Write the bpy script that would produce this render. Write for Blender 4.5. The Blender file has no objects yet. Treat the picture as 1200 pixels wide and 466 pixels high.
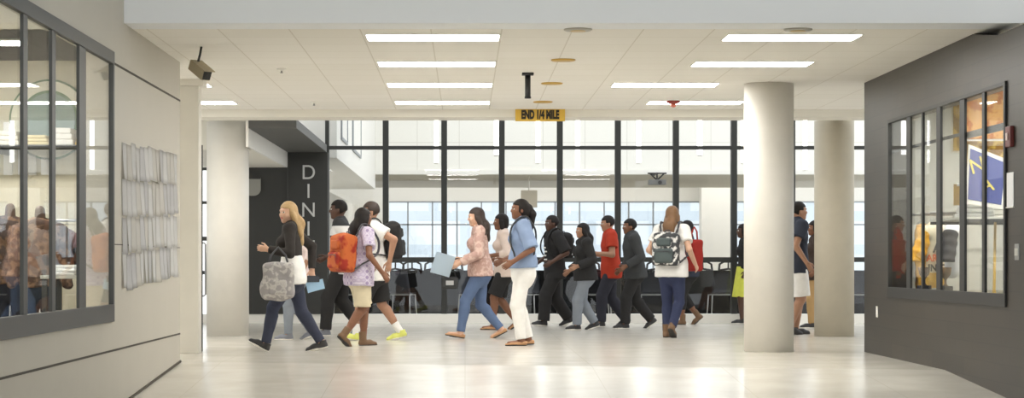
import bpy, bmesh, math, random
import numpy as np
from mathutils import Vector, Matrix, Euler

# ------------------------------------------------------------------ scene / camera
SC = bpy.context.scene
COL = SC.collection
random.seed(7)
PI = math.pi
FPX, CX, CY, EYE = 2360.0, 545.0, 307.0, 1.0      # focal length in pixels, vanishing point, eye height


def at(px, py, D):
    """the world point seen at pixel (px, py) at distance D"""
    return Vector(((px - CX) * D / FPX, D, EYE - (py - CY) * D / FPX))


def wx(px, D):
    return (px - CX) * D / FPX


def wz(py, D):
    return EYE - (py - CY) * D / FPX


cam_d = bpy.data.cameras.new('camera')
cam = bpy.data.objects.new('camera', cam_d)
COL.objects.link(cam)
cam.location = (0, 0, EYE)
cam.rotation_euler = (PI / 2, 0, 0)
cam_d.sensor_width = 36.0
cam_d.lens = 36.0 * FPX / 1200.0
cam_d.shift_x = (600 - CX) / 1200.0
cam_d.shift_y = (CY - 233) / 1200.0
cam_d.clip_start = 0.1
cam_d.clip_end = 400
SC.camera = cam
SC.view_settings.view_transform = 'Standard'
SC.view_settings.look = 'None'
SC.view_settings.gamma = 1
SC.view_settings.use_curve_mapping = False
SC.view_settings.exposure = 0.0

# ------------------------------------------------------------------ materials
def lin(c):
    c = c / 255.0
    return c / 12.92 if c <= 0.04045 else ((c + 0.055) / 1.055) ** 2.4


def rgb(r, g, b):
    return (lin(r), lin(g), lin(b), 1.0)


_M = {}


def mat(name, col, rough=0.6, metal=0.0, noise=0.0, scale=20.0, bump=0.0, bscale=60.0, spec=0.5, emit=None, estr=0.0, coat=0.0):
    if name in _M:
        return _M[name]
    m = bpy.data.materials.new(name)
    m.use_nodes = True
    nt = m.node_tree
    b = nt.nodes['Principled BSDF']
    b.inputs['Base Color'].default_value = col
    b.inputs['Roughness'].default_value = rough
    b.inputs['Metallic'].default_value = metal
    b.inputs['Specular IOR Level'].default_value = spec
    b.inputs['Coat Weight'].default_value = coat
    tc = nt.nodes.new('ShaderNodeTexCoord')
    if noise > 0:
        n = nt.nodes.new('ShaderNodeTexNoise')
        n.inputs['Scale'].default_value = scale
        n.inputs['Detail'].default_value = 4
        nt.links.new(tc.outputs['Object'], n.inputs['Vector'])
        r = nt.nodes.new('ShaderNodeMapRange')
        r.inputs['From Min'].default_value = 0.25
        r.inputs['From Max'].default_value = 0.75
        r.inputs['To Min'].default_value = 1 - noise
        r.inputs['To Max'].default_value = 1 + noise
        nt.links.new(n.outputs['Fac'], r.inputs['Value'])
        mx = nt.nodes.new('ShaderNodeMix')
        mx.data_type = 'RGBA'
        mx.blend_type = 'MULTIPLY'
        mx.inputs['Factor'].default_value = 1
        mx.inputs['A'].default_value = col
        nt.links.new(r.outputs['Result'], mx.inputs['B'])
        nt.links.new(mx.outputs['Result'], b.inputs['Base Color'])
    if bump > 0:
        n = nt.nodes.new('ShaderNodeTexNoise')
        n.inputs['Scale'].default_value = bscale
        n.inputs['Detail'].default_value = 3
        nt.links.new(tc.outputs['Object'], n.inputs['Vector'])
        bp = nt.nodes.new('ShaderNodeBump')
        bp.inputs['Strength'].default_value = bump
        bp.inputs['Distance'].default_value = 0.01
        nt.links.new(n.outputs['Fac'], bp.inputs['Height'])
        nt.links.new(bp.outputs['Normal'], b.inputs['Normal'])
    if emit:
        b.inputs['Emission Color'].default_value = emit
        b.inputs['Emission Strength'].default_value = estr
    _M[name] = m
    return m


def ramp2(nt, fac, stops, const=True):
    r = nt.nodes.new('ShaderNodeValToRGB')
    r.color_ramp.interpolation = 'CONSTANT' if const else 'LINEAR'
    els = r.color_ramp.elements
    els[0].position, els[0].color = stops[0]
    els[1].position, els[1].color = stops[1]
    for p, c in stops[2:]:
        e = els.new(p)
        e.color = c
    nt.links.new(fac, r.inputs['Fac'])
    return r.outputs['Color']


def pattern_mat(name, kind, cols, scale=12.0, rough=0.8):
    """cloth with a printed or woven pattern: plaid, blotch, spots, stripes"""
    if name in _M:
        return _M[name]
    m = bpy.data.materials.new(name)
    m.use_nodes = True
    nt = m.node_tree
    b = nt.nodes['Principled BSDF']
    b.inputs['Roughness'].default_value = rough
    tc = nt.nodes.new('ShaderNodeTexCoord')
    mp = nt.nodes.new('ShaderNodeMapping')
    mp.inputs['Scale'].default_value = (scale, scale, scale)
    nt.links.new(tc.outputs['Object'], mp.inputs['Vector'])
    if kind == 'plaid':
        sx = nt.nodes.new('ShaderNodeSeparateXYZ')
        nt.links.new(mp.outputs['Vector'], sx.inputs['Vector'])
        s = None
        for ax in ('X', 'Z', 'Y'):
            w = nt.nodes.new('ShaderNodeMath')
            w.operation = 'SINE'
            nt.links.new(sx.outputs[ax], w.inputs[0])
            if s is None:
                s = w.outputs[0]
            else:
                a = nt.nodes.new('ShaderNodeMath')
                a.operation = 'ADD'
                nt.links.new(s, a.inputs[0])
                nt.links.new(w.outputs[0], a.inputs[1])
                s = a.outputs[0]
        r = nt.nodes.new('ShaderNodeMapRange')
        r.inputs['From Min'].default_value = -2
        r.inputs['From Max'].default_value = 2
        nt.links.new(s, r.inputs['Value'])
        n = len(cols)
        c = ramp2(nt, r.outputs['Result'], [(i / (n - 1) * 0.9, cols[i]) for i in range(n)], False)
    elif kind == 'stripes':
        sx = nt.nodes.new('ShaderNodeSeparateXYZ')
        nt.links.new(mp.outputs['Vector'], sx.inputs['Vector'])
        w = nt.nodes.new('ShaderNodeMath')
        w.operation = 'SINE'
        nt.links.new(sx.outputs['Z'], w.inputs[0])
        r = nt.nodes.new('ShaderNodeMapRange')
        r.inputs['From Min'].default_value = -1
        nt.links.new(w.outputs[0], r.inputs['Value'])
        n = len(cols)
        c = ramp2(nt, r.outputs['Result'], [(i / n, cols[i]) for i in range(n)])
    else:
        n_ = nt.nodes.new('ShaderNodeTexNoise' if kind == 'blotch' else 'ShaderNodeTexVoronoi')
        n_.inputs['Scale'].default_value = 1.0
        nt.links.new(mp.outputs['Vector'], n_.inputs['Vector'])
        f = n_.outputs['Fac'] if kind == 'blotch' else n_.outputs['Distance']
        n = len(cols)
        if kind == 'blotch':
            st = [(0.0, cols[0])] + [(0.42 + 0.18 * (i - 1) / max(1, n - 1), cols[i]) for i in range(1, n)]
        else:
            st = [(0.0, cols[0])] + [(0.35 + 0.3 * (i - 1) / max(1, n - 1), cols[i]) for i in range(1, n)]
        c = ramp2(nt, f, st, kind != 'blotch')
    nt.links.new(c, b.inputs['Base Color'])
    _M[name] = m
    return m


def glass_mat(name, tint=(1, 1, 1, 1), power=5.0, base=0.04):
    if name in _M:
        return _M[name]
    m = bpy.data.materials.new(name)
    m.use_nodes = True
    nt = m.node_tree
    for n in list(nt.nodes):
        if n.type == 'BSDF_PRINCIPLED':
            nt.nodes.remove(n)
    out = nt.nodes['Material Output']
    lw = nt.nodes.new('ShaderNodeLayerWeight')
    lw.inputs['Blend'].default_value = 0.5
    p = nt.nodes.new('ShaderNodeMath')
    p.operation = 'POWER'
    p.inputs[1].default_value = power
    nt.links.new(lw.outputs['Facing'], p.inputs[0])
    ma = nt.nodes.new('ShaderNodeMath')
    ma.operation = 'MULTIPLY_ADD'
    ma.inputs[1].default_value = 1 - base
    ma.inputs[2].default_value = base
    nt.links.new(p.outputs[0], ma.inputs[0])
    tr = nt.nodes.new('ShaderNodeBsdfTransparent')
    tr.inputs['Color'].default_value = tint
    gl = nt.nodes.new('ShaderNodeBsdfGlossy')
    gl.inputs['Roughness'].default_value = 0.0
    mx = nt.nodes.new('ShaderNodeMixShader')
    nt.links.new(ma.outputs[0], mx.inputs['Fac'])
    nt.links.new(tr.outputs[0], mx.inputs[1])
    nt.links.new(gl.outputs[0], mx.inputs[2])
    nt.links.new(mx.outputs[0], out.inputs['Surface'])
    _M[name] = m
    return m


def brick_mat(name, c1, c2, cm, bw, bh, mortar, axes='YZ', rough=0.5, offset=0.5, origin=(0, 0)):
    """tiles laid over world axes (object coordinates; objects sit at the origin)"""
    if name in _M:
        return _M[name]
    m = bpy.data.materials.new(name)
    m.use_nodes = True
    nt = m.node_tree
    b = nt.nodes['Principled BSDF']
    b.inputs['Roughness'].default_value = rough
    tc = nt.nodes.new('ShaderNodeTexCoord')
    sx = nt.nodes.new('ShaderNodeSeparateXYZ')
    nt.links.new(tc.outputs['Object'], sx.inputs['Vector'])
    cb = nt.nodes.new('ShaderNodeCombineXYZ')
    for i in (0, 1):
        ad = nt.nodes.new('ShaderNodeMath')
        ad.operation = 'SUBTRACT'
        ad.inputs[1].default_value = origin[i]
        nt.links.new(sx.outputs[axes[i]], ad.inputs[0])
        nt.links.new(ad.outputs[0], cb.inputs['XY'[i]])
    br = nt.nodes.new('ShaderNodeTexBrick')
    br.offset = offset
    br.inputs['Color1'].default_value = c1
    br.inputs['Color2'].default_value = c2
    br.inputs['Mortar'].default_value = cm
    br.inputs['Scale'].default_value = 1.0
    br.inputs['Mortar Size'].default_value = mortar
    br.inputs['Mortar Smooth'].default_value = 0.1
    br.inputs['Bias'].default_value = 0.0
    br.inputs['Brick Width'].default_value = bw
    br.inputs['Row Height'].default_value = bh
    nt.links.new(cb.outputs[0], br.inputs['Vector'])
    nt.links.new(br.outputs['Color'], b.inputs['Base Color'])
    _M[name] = m
    return m


# ------------------------------------------------------------------ mesh helpers
def bm_box(bm, x0, x1, y0, y1, z0, z1, bev=0.0):
    v = [bm.verts.new((x, y, z)) for x in (x0, x1) for y in (y0, y1) for z in (z0, z1)]
    fs = []
    for q in ((0, 1, 3, 2), (4, 6, 7, 5), (0, 4, 5, 1), (2, 3, 7, 6), (0, 2, 6, 4), (1, 5, 7, 3)):
        fs.append(bm.faces.new([v[i] for i in q]))
    if bev > 0:
        es = list({e for f in fs for e in f.edges})
        bmesh.ops.bevel(bm, geom=es, offset=bev, segments=2, affect='EDGES', profile=0.6)
    return fs


def bm_cyl(bm, p0, p1, r0, r1=None, seg=20, cap=True):
    r1 = r0 if r1 is None else r1
    p0, p1 = Vector(p0), Vector(p1)
    ax = (p1 - p0).normalized()
    u = ax.orthogonal().normalized()
    w = ax.cross(u)
    a = [bm.verts.new(p0 + (u * math.cos(t) + w * math.sin(t)) * r0) for t in [2 * PI * i / seg for i in range(seg)]]
    b = [bm.verts.new(p1 + (u * math.cos(t) + w * math.sin(t)) * r1) for t in [2 * PI * i / seg for i in range(seg)]]
    for i in range(seg):
        f = bm.faces.new((a[i], a[(i + 1) % seg], b[(i + 1) % seg], b[i]))
        f.smooth = True
    if cap:
        bm.faces.new(a[::-1])
        bm.faces.new(b)


def bm_lathe(bm, c, prof, seg=32):
    """profile [(r, z)] turned round the vertical axis at c"""
    c = Vector(c)
    rings = []
    for r, z in prof:
        rings.append([bm.verts.new(c + Vector((r * math.cos(2 * PI * i / seg), r * math.sin(2 * PI * i / seg), z))) for i in range(seg)])
    for a, b in zip(rings, rings[1:]):
        for i in range(seg):
            f = bm.faces.new((a[i], a[(i + 1) % seg], b[(i + 1) % seg], b[i]))
            f.smooth = True
    bm.faces.new(rings[0][::-1])
    bm.faces.new(rings[-1])


def bm_tube(bm, pts, r, seg=10):
    pts = [Vector(p) for p in pts]
    rings = []
    u = None
    for i, p in enumerate(pts):
        t = (pts[min(i + 1, len(pts) - 1)] - pts[max(i - 1, 0)]).normalized()
        if u is None:
            u = t.orthogonal().normalized()
        u = (u - t * u.dot(t)).normalized()
        w = t.cross(u)
        rr = r[i] if isinstance(r, (list, tuple)) else r
        rings.append([bm.verts.new(p + (u * math.cos(2 * PI * k / seg) + w * math.sin(2 * PI * k / seg)) * rr) for k in range(seg)])
    for a, b in zip(rings, rings[1:]):
        for i in range(seg):
            f = bm.faces.new((a[i], a[(i + 1) % seg], b[(i + 1) % seg], b[i]))
            f.smooth = True
    bm.faces.new(rings[0][::-1])
    bm.faces.new(rings[-1])


def bm_poly(bm, pts, thick):
    """a polygon (list of 3-D points, in order) given a thickness vector"""
    t = Vector(thick)
    a = [bm.verts.new(Vector(p)) for p in pts]
    b = [bm.verts.new(Vector(p) + t) for p in pts]
    n = len(a)
    bm.faces.new(a)
    bm.faces.new(b[::-1])
    for i in range(n):
        bm.faces.new((a[i], b[i], b[(i + 1) % n], a[(i + 1) % n]))


def obj(name, bm, m, parent=None, normals=True):
    if normals:
        bmesh.ops.recalc_face_normals(bm, faces=bm.faces)
    me = bpy.data.meshes.new(name)
    bm.to_mesh(me)
    bm.free()
    for k in (m if isinstance(m, (list, tuple)) else [m]):
        me.materials.append(k)
    o = bpy.data.objects.new(name, me)
    COL.objects.link(o)
    if parent is not None:
        o.parent = parent
    return o


def tag(o, label=None, cat=None, group=None, kind=None):
    if label:
        o['label'] = label
    if cat:
        o['category'] = cat
    if group:
        o['group'] = group
    if kind:
        o['kind'] = kind
    return o


def thing(name, label, cat, loc=(0, 0, 0), rotz=0.0, group=None):
    o = bpy.data.objects.new(name, None)
    COL.objects.link(o)
    o.empty_display_size = 0.1
    o.location = loc
    o.rotation_euler = (0, 0, rotz)
    return tag(o, label, cat, group)


def boxes(name, m, rows, parent=None, bev=0.0):
    bm = bmesh.new()
    for r in rows:
        bm_box(bm, *r, bev=bev)
    return obj(name, bm, m, parent)


def struct(name, m, rows, label=None, bev=0.0):
    o = boxes(name, m, rows, bev=bev)
    o['kind'] = 'structure'
    o['label'] = label or name.replace('_', ' ')
    o['category'] = name.split('_')[0]
    return o


def copy_tree(o, parent=None):
    c = o.copy()
    COL.objects.link(c)
    if parent is not None:
        c.parent = parent
    for ch in list(o.children):
        copy_tree(ch, c)
    return c


def text_mesh(name, s, size, m, loc, rot, parent=None, depth=0.004, xs=1.0, bold=0.0, align='CENTER'):
    cu = bpy.data.curves.new(name, 'FONT')
    cu.body = s
    cu.size = size
    cu.extrude = depth
    cu.offset = bold
    cu.align_x = align
    cu.align_y = 'CENTER'
    tmp = bpy.data.objects.new('tmp_text', cu)
    COL.objects.link(tmp)
    bpy.context.view_layer.update()
    dg = bpy.context.evaluated_depsgraph_get()
    me = bpy.data.meshes.new_from_object(tmp.evaluated_get(dg))
    bpy.data.objects.remove(tmp)
    me.name = name
    me.materials.clear()
    me.materials.append(m)
    o = bpy.data.objects.new(name, me)
    COL.objects.link(o)
    o.location = loc
    o.rotation_euler = rot
    o.scale = (xs, 1, 1)
    if parent is not None:
        o.parent = parent
    return o
# ------------------------------------------------------------------ implicit surfaces -> one continuous mesh
def V3(*a):
    return np.array(a, dtype=np.float64)


def unit(v):
    return v / (np.linalg.norm(v) + 1e-12)


def cone(a, b, ra, rb, sq=None, s=1.0, k=0.02, cuts=()):
    """tapered limb from a to b; squashed by s along unit vector sq; cuts = planes (point, outward normal)"""
    return dict(t='cone', a=np.array(a, float), b=np.array(b, float), ra=ra, rb=rb, sq=sq, s=s, k=k, cuts=list(cuts))


def ell(c, R, r, k=0.02, cuts=()):
    return dict(t='ell', c=np.array(c, float), R=np.array(R, float), r=np.array(r, float), k=k, cuts=list(cuts))


def rbox(c, R, h, r, k=0.01, cuts=()):
    return dict(t='box', c=np.array(c, float), R=np.array(R, float), h=np.array(h, float), r=r, k=k, cuts=list(cuts))


def grow(p, off, rmin=None, k=None):
    q = dict(p)
    if p['t'] == 'cone':
        q['ra'] = p['ra'] + off
        q['rb'] = p['rb'] + off
        if p['sq'] is not None:
            e = off * (1 / p['s'] - 1) * 0.5
            q['ra'] += e
            q['rb'] += e
        if rmin:
            q['ra'] = max(q['ra'], rmin[0])
            q['rb'] = max(q['rb'], rmin[1])
    elif p['t'] == 'ell':
        q['r'] = p['r'] + off
    else:
        q['r'] = p['r'] + off
    if k is not None:
        q['k'] = k
    return q


def bounds(p):
    if p['t'] == 'cone':
        r = max(p['ra'], p['rb'])
        return np.minimum(p['a'], p['b']) - r, np.maximum(p['a'], p['b']) + r
    if p['t'] == 'ell':
        r = p['r'].max()
        return p['c'] - r, p['c'] + r
    r = np.linalg.norm(p['h']) + p['r']
    return p['c'] - r, p['c'] + r


def sd(p, X, Y, Z):
    if p['t'] == 'cone':
        a, b = p['a'], p['b']
        ba = b - a
        L = float(ba @ ba) + 1e-12
        x, y, z = X - a[0], Y - a[1], Z - a[2]
        t = np.clip((x * ba[0] + y * ba[1] + z * ba[2]) / L, 0, 1)
        rx, ry, rz = x - t * ba[0], y - t * ba[1], z - t * ba[2]
        q = rx * rx + ry * ry + rz * rz
        sc = 1.0
        if p['sq'] is not None:
            u = p['sq']
            c = rx * u[0] + ry * u[1] + rz * u[2]
            q = q + c * c * (1 / p['s'] ** 2 - 1)
            sc = p['s'] ** 0.5
        d = (np.sqrt(q) - (p['ra'] + (p['rb'] - p['ra']) * t)) * sc
    elif p['t'] == 'ell':
        c, R, r = p['c'], p['R'], p['r']
        x, y, z = X - c[0], Y - c[1], Z - c[2]
        l = [x * R[i][0] + y * R[i][1] + z * R[i][2] for i in range(3)]
        k0 = np.sqrt(sum((l[i] / r[i]) ** 2 for i in range(3)))
        k1 = np.sqrt(sum((l[i] / r[i] ** 2) ** 2 for i in range(3))) + 1e-9
        d = k0 * (k0 - 1) / k1
    else:
        c, R, h = p['c'], p['R'], p['h']
        x, y, z = X - c[0], Y - c[1], Z - c[2]
        q = [np.abs(x * R[i][0] + y * R[i][1] + z * R[i][2]) - h[i] for i in range(3)]
        d = np.sqrt(sum(np.maximum(k, 0) ** 2 for k in q)) + np.minimum(np.maximum(np.maximum(q[0], q[1]), q[2]), 0) - p['r']
    for (pt, n) in p['cuts']:
        d = np.maximum(d, (X - pt[0]) * n[0] + (Y - pt[1]) * n[1] + (Z - pt[2]) * n[2])
    return d


def field_mesh(prims, vox, post=None):
    """vertices and quads of the smooth union of prims (naive surface nets)"""
    lo = np.min([bounds(p)[0] for p in prims], axis=0) - 3 * vox
    hi = np.max([bounds(p)[1] for p in prims], axis=0) + 3 * vox
    n = np.ceil((hi - lo) / vox).astype(int) + 1
    G = np.full(n, 1.0, np.float32)
    ax = [lo[i] + vox * np.arange(n[i]) for i in range(3)]
    for p in prims:
        b0, b1 = bounds(p)
        m = p['k'] + 3 * vox
        i0 = np.maximum(((b0 - m - lo) / vox).astype(int), 0)
        i1 = np.minimum(((b1 + m - lo) / vox).astype(int) + 2, n)
        X = ax[0][i0[0]:i1[0]][:, None, None]
        Y = ax[1][i0[1]:i1[1]][None, :, None]
        Z = ax[2][i0[2]:i1[2]][None, None, :]
        d = sd(p, X, Y, Z)
        S = G[i0[0]:i1[0], i0[1]:i1[1], i0[2]:i1[2]]
        k = p['k']
        h = np.maximum(k - np.abs(S - d), 0) / k
        G[i0[0]:i1[0], i0[1]:i1[1], i0[2]:i1[2]] = np.minimum(S, d) - h * h * k * 0.25
    if post is not None:
        X, Y, Z = ax[0][:, None, None], ax[1][None, :, None], ax[2][None, None, :]
        G = post(G, X, Y, Z).astype(np.float32)
    # close the field at the border
    for s in ((0, slice(None), slice(None)), (-1, slice(None), slice(None)), (slice(None), 0, slice(None)), (slice(None), -1, slice(None)), (slice(None), slice(None), 0), (slice(None), slice(None), -1)):
        G[s] = np.maximum(G[s], vox)
    S = G < 0
    nx, ny, nz = n
    cnt = np.zeros((nx - 1, ny - 1, nz - 1), np.int8)
    for a in (0, 1):
        for b in (0, 1):
            for c in (0, 1):
                cnt += S[a:nx - 1 + a, b:ny - 1 + b, c:nz - 1 + c]
    act = (cnt > 0) & (cnt < 8)
    I, J, K = np.nonzero(act)
    idx = np.full(act.shape, -1, np.int64)
    idx[I, J, K] = np.arange(len(I))
    acc = np.zeros((len(I), 3))
    num = np.zeros(len(I))
    for axis in range(3):
        o1, o2 = [(1, 2), (0, 2), (0, 1)][axis]
        for u in (0, 1):
            for v in (0, 1):
                off = [0, 0, 0]
                off[o1], off[o2] = u, v
                off2 = list(off)
                off2[axis] = 1
                A = G[I + off[0], J + off[1], K + off[2]]
                B = G[I + off2[0], J + off2[1], K + off2[2]]
                cr = (A < 0) != (B < 0)
                t = np.where(cr, A / np.where(cr, A - B, 1), 0)
                pos = np.zeros((len(I), 3))
                pos[:, o1], pos[:, o2], pos[:, axis] = u, v, t
                acc += pos * cr[:, None]
                num += cr
    verts = (np.stack([I, J, K], 1) + acc / num[:, None]) * vox + lo
    quads = []
    for axis in range(3):
        sl0 = [slice(1, -1)] * 3
        sl1 = [slice(1, -1)] * 3
        sl0[axis] = slice(0, -1)
        sl1[axis] = slice(1, None)
        s0, s1 = S[tuple(sl0)], S[tuple(sl1)]
        ch = np.nonzero(s0 != s1)
        P = np.stack(ch, 1) + 1
        P[:, axis] -= 1
        o1, o2 = [(1, 2), (2, 0), (0, 1)][axis]
        c = []
        for (u, v) in ((-1, -1), (0, -1), (0, 0), (-1, 0)):
            Q = P.copy()
            Q[:, o1] += u
            Q[:, o2] += v
            c.append(idx[Q[:, 0], Q[:, 1], Q[:, 2]])
        q = np.stack(c, 1)
        flip = ~s0[ch]
        q[flip] = q[flip][:, ::-1]
        quads.append(q)
    return verts, np.concatenate(quads)


def mesh_obj(name, verts, quads, mats, parent=None, slot=None):
    me = bpy.data.meshes.new(name)
    nv, nf = len(verts), len(quads)
    me.vertices.add(nv)
    me.vertices.foreach_set('co', verts.astype(np.float32).ravel())
    me.loops.add(nf * 4)
    me.loops.foreach_set('vertex_index', quads.astype(np.int32).ravel())
    me.polygons.add(nf)
    me.polygons.foreach_set('loop_start', np.arange(0, nf * 4, 4, dtype=np.int32))
    me.polygons.foreach_set('use_smooth', np.ones(nf, dtype=bool))
    for m in (mats if isinstance(mats, (list, tuple)) else [mats]):
        me.materials.append(m)
    if slot is not None:
        me.polygons.foreach_set('material_index', slot.astype(np.int32))
    me.update(calc_edges=True)
    o = bpy.data.objects.new(name, me)
    COL.objects.link(o)
    if parent is not None:
        o.parent = parent
    return o


def sdf_obj(name, prims, m, parent=None, vox=0.008, post=None, slots=None):
    v, q = field_mesh(prims, vox, post)
    sl = None
    if slots is not None:
        c = v[q].mean(axis=1)
        sl = slots(c)
    return mesh_obj(name, v, q, m, parent, sl)


# ------------------------------------------------------------------ people
SKIN = {
    'pale': mat('skin_pale', rgb(206, 164, 138), 0.55, noise=0.05, scale=30),
    'tan': mat('skin_tan', rgb(166, 124, 98), 0.55, noise=0.05, scale=30),
    'brown': mat('skin_brown', rgb(124, 82, 58), 0.5, noise=0.05, scale=30),
    'dark': mat('skin_dark', rgb(84, 56, 42), 0.5, noise=0.05, scale=30),
}
M_EYE = mat('eye_dark', rgb(40, 30, 26), 0.3)
M_EYEW = mat('eye_white', rgb(225, 220, 212), 0.3)
LIP = {k: mat('lip_' + k, c, 0.45) for k, c in dict(pale=rgb(190, 110, 100), tan=rgb(165, 95, 80), brown=rgb(115, 62, 50), dark=rgb(85, 48, 42)).items()}


def ik(A, B, L1, L2, hint):
    d = B - A
    D = np.linalg.norm(d)
    m = (L1 + L2) * 0.995
    if D > m:
        B = A + d / D * m
        d = B - A
        D = m
    D = max(D, abs(L1 - L2) + 1e-3)
    u = unit(d)
    a = (L1 * L1 - L2 * L2 + D * D) / (2 * D)
    h = math.sqrt(max(L1 * L1 - a * a, 0))
    w = unit(hint - u * (hint @ u))
    return A + u * a + w * h, B


class Figure:
    """a walking person: local +x forward, +y to the person's left, z up, floor at z = 0"""

    def __init__(s, H=1.7, fem=False, lean=4, feet=((0.2, 0), (-0.2, 30)), hands=None, look=(0, 0), curl=25, build=1.0):
        s.H, s.fem = H, fem
        F, L, U = V3(1, 0, 0), V3(0, 1, 0), V3(0, 0, 1)
        la = math.radians(lean)
        s.F, s.L, s.U = F, L, U
        s.u = V3(math.sin(la), 0, math.cos(la))
        s.f = V3(math.cos(la), 0, -math.sin(la))
        hipw = 0.052 * H
        L1, L2 = 0.245 * H, 0.235 * H
        # feet: (x of the foot's middle, pitch: + heel raised, - toe raised, [lift])
        s.ank, s.ef, s.eu = {}, {}, {}
        for side, ft in zip((1, -1), feet):
            x, p = ft[0], math.radians(ft[1])
            lift = ft[2] if len(ft) > 2 else 0
            ef = V3(math.cos(p), 0, -math.sin(p))
            eu = V3(math.sin(p), 0, math.cos(p))
            if ft[1] >= 0:
                piv = V3(x + 0.055 * H, side * 0.042 * H, lift)
                a = piv - ef * 0.075 * H + eu * 0.04 * H
            else:
                piv = V3(x - 0.045 * H, side * 0.042 * H, lift)
                a = piv + ef * 0.03 * H + eu * 0.04 * H
            s.ank[side], s.ef[side], s.eu[side] = a, ef, eu
        hz = min(s.ank[k][2] + math.sqrt(max(((L1 + L2) * 0.985) ** 2 - s.ank[k][0] ** 2, 0.01)) for k in (1, -1))
        s.pel = V3(0, 0, hz)
        s.hip = {k: s.pel + L * k * hipw for k in (1, -1)}
        s.knee = {}
        for k in (1, -1):
            s.knee[k], s.ank[k] = ik(s.hip[k], s.ank[k], L1, L2, F + L * k * 0.05)
        P = lambda du, df=0, dl=0: s.pel + s.u * du * H + s.f * df * H + L * dl * H
        s.P = P
        shw = (0.1 if fem else 0.116) * build
        s.sh = {k: P(0.298, -0.005, k * shw) for k in (1, -1)}
        s.elb, s.wri, s.hd = {}, {}, {}
        hands = hands or {}
        for k in (1, -1):
            t = hands.get(k, (0.05, 0.1, -0.5))     # forward, outward, up from the shoulder, in metres
            T = s.sh[k] + F * t[0] + L * k * t[1] + U * t[2]
            hint = -F * 0.8 - U * 0.5 + L * k * 0.35
            s.elb[k], s.wri[k] = ik(s.sh[k], T, 0.172 * H, 0.150 * H, hint)
        yaw, pit = math.radians(look[0]), math.radians(look[1])
        s.hf = V3(math.cos(yaw) * math.cos(pit), math.sin(yaw) * math.cos(pit), math.sin(pit))
        s.hl = V3(-math.sin(yaw), math.cos(yaw), 0)
        s.hu = np.cross(s.hf, s.hl)
        s.nb = P(0.315, -0.008)
        s.hc = P(0.385, 0.006) + s.hu * 0.03 * H + s.hf * 0.006 * H
        s.top = (s.hc + s.hu * 0.066 * H)[2]
        s.curl = curl
        s.build = build
        s._body()

    def _body(s):
        H, L, f, u, P = s.H, s.L, s.f, s.u, s.P
        fm, bd = s.fem, s.build
        hw, ww, cw, uw = [x * H * bd for x in ((0.098, 0.074, 0.083, 0.074) if fm else (0.092, 0.083, 0.098, 0.088))]
        k = 0.03
        s.hip_p = [cone(P(-0.015), P(0.05), hw, hw * 0.97, f, 0.72, k)]
        s.glute = [ell(P(-0.025, -0.028, q * 0.045), [f, L, u], (0.048 * H, 0.046 * H, 0.05 * H), k) for q in (1, -1)]
        s.waist = [cone(P(0.05), P(0.13), hw * 0.95, ww, f, 0.7, k)]
        s.chest = [cone(P(0.13), P(0.215), ww, cw, f, 0.7, k), cone(P(0.215), P(0.275, -0.004), cw, uw, f, 0.66, k)]
        s.trap = [cone(P(0.325, -0.008), s.sh[q] + u * 0.008 * H, 0.034 * H, 0.031 * H, None, 1, 0.03) for q in (1, -1)]
        s.bust = [ell(P(0.215, 0.045, q * 0.042), [f, L, u], (0.034 * H, 0.038 * H, 0.038 * H), 0.03) for q in (1, -1)] if fm else []
        s.neck = [cone(s.nb, s.hc - s.hu * 0.03 * H - s.hf * 0.012 * H, 0.033 * H if not fm else 0.028 * H, 0.03 * H if not fm else 0.026 * H, None, 1, 0.025)]
        s.thigh, s.calf, s.uarm, s.farm, s.hand = {}, {}, {}, {}, {}
        for q in (1, -1):
            s.thigh[q] = [cone(s.hip[q], s.knee[q], 0.053 * H, 0.034 * H, None, 1, 0.03)]
            kn, an = s.knee[q], s.ank[q]
            dr = unit(an - kn)
            back = unit(-s.F - dr * (-s.F @ dr))
            s.calf[q] = [cone(kn, an, 0.033 * H, 0.021 * H, None, 1, 0.02),
                         cone(kn + dr * 0.05 * H + back * 0.012 * H, kn + dr * 0.13 * H + back * 0.006 * H, 0.029 * H, 0.022 * H, None, 1, 0.03)]
            s.uarm[q] = [cone(s.sh[q], s.elb[q], (0.030 if fm else 0.034) * H, (0.022 if fm else 0.025) * H, None, 1, 0.02)]
            s.farm[q] = [cone(s.elb[q], s.wri[q], (0.023 if fm else 0.026) * H, 0.0155 * H, None, 1, 0.02)]
            s.hand[q] = s._hand(q)
        s.foot = {q: [cone(s.ank[q], s.ank[q] - s.eu[q] * 0.012 * H, 0.021 * H, 0.022 * H),
                      cone(s.ank[q] - s.eu[q] * 0.018 * H, s.ank[q] + s.ef[q] * 0.085 * H - s.eu[q] * 0.024 * H, 0.02 * H, 0.0145 * H)] for q in (1, -1)}
        s.head = s._head()
        allp = s.hip_p + s.glute + s.waist + s.chest + s.trap + s.bust + s.neck
        for q in (1, -1):
            allp += s.thigh[q] + s.calf[q] + s.uarm[q] + s.farm[q] + s.foot[q]
        s.core = allp + s.head
        s.fing = s.hand[1] + s.hand[-1]

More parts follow.
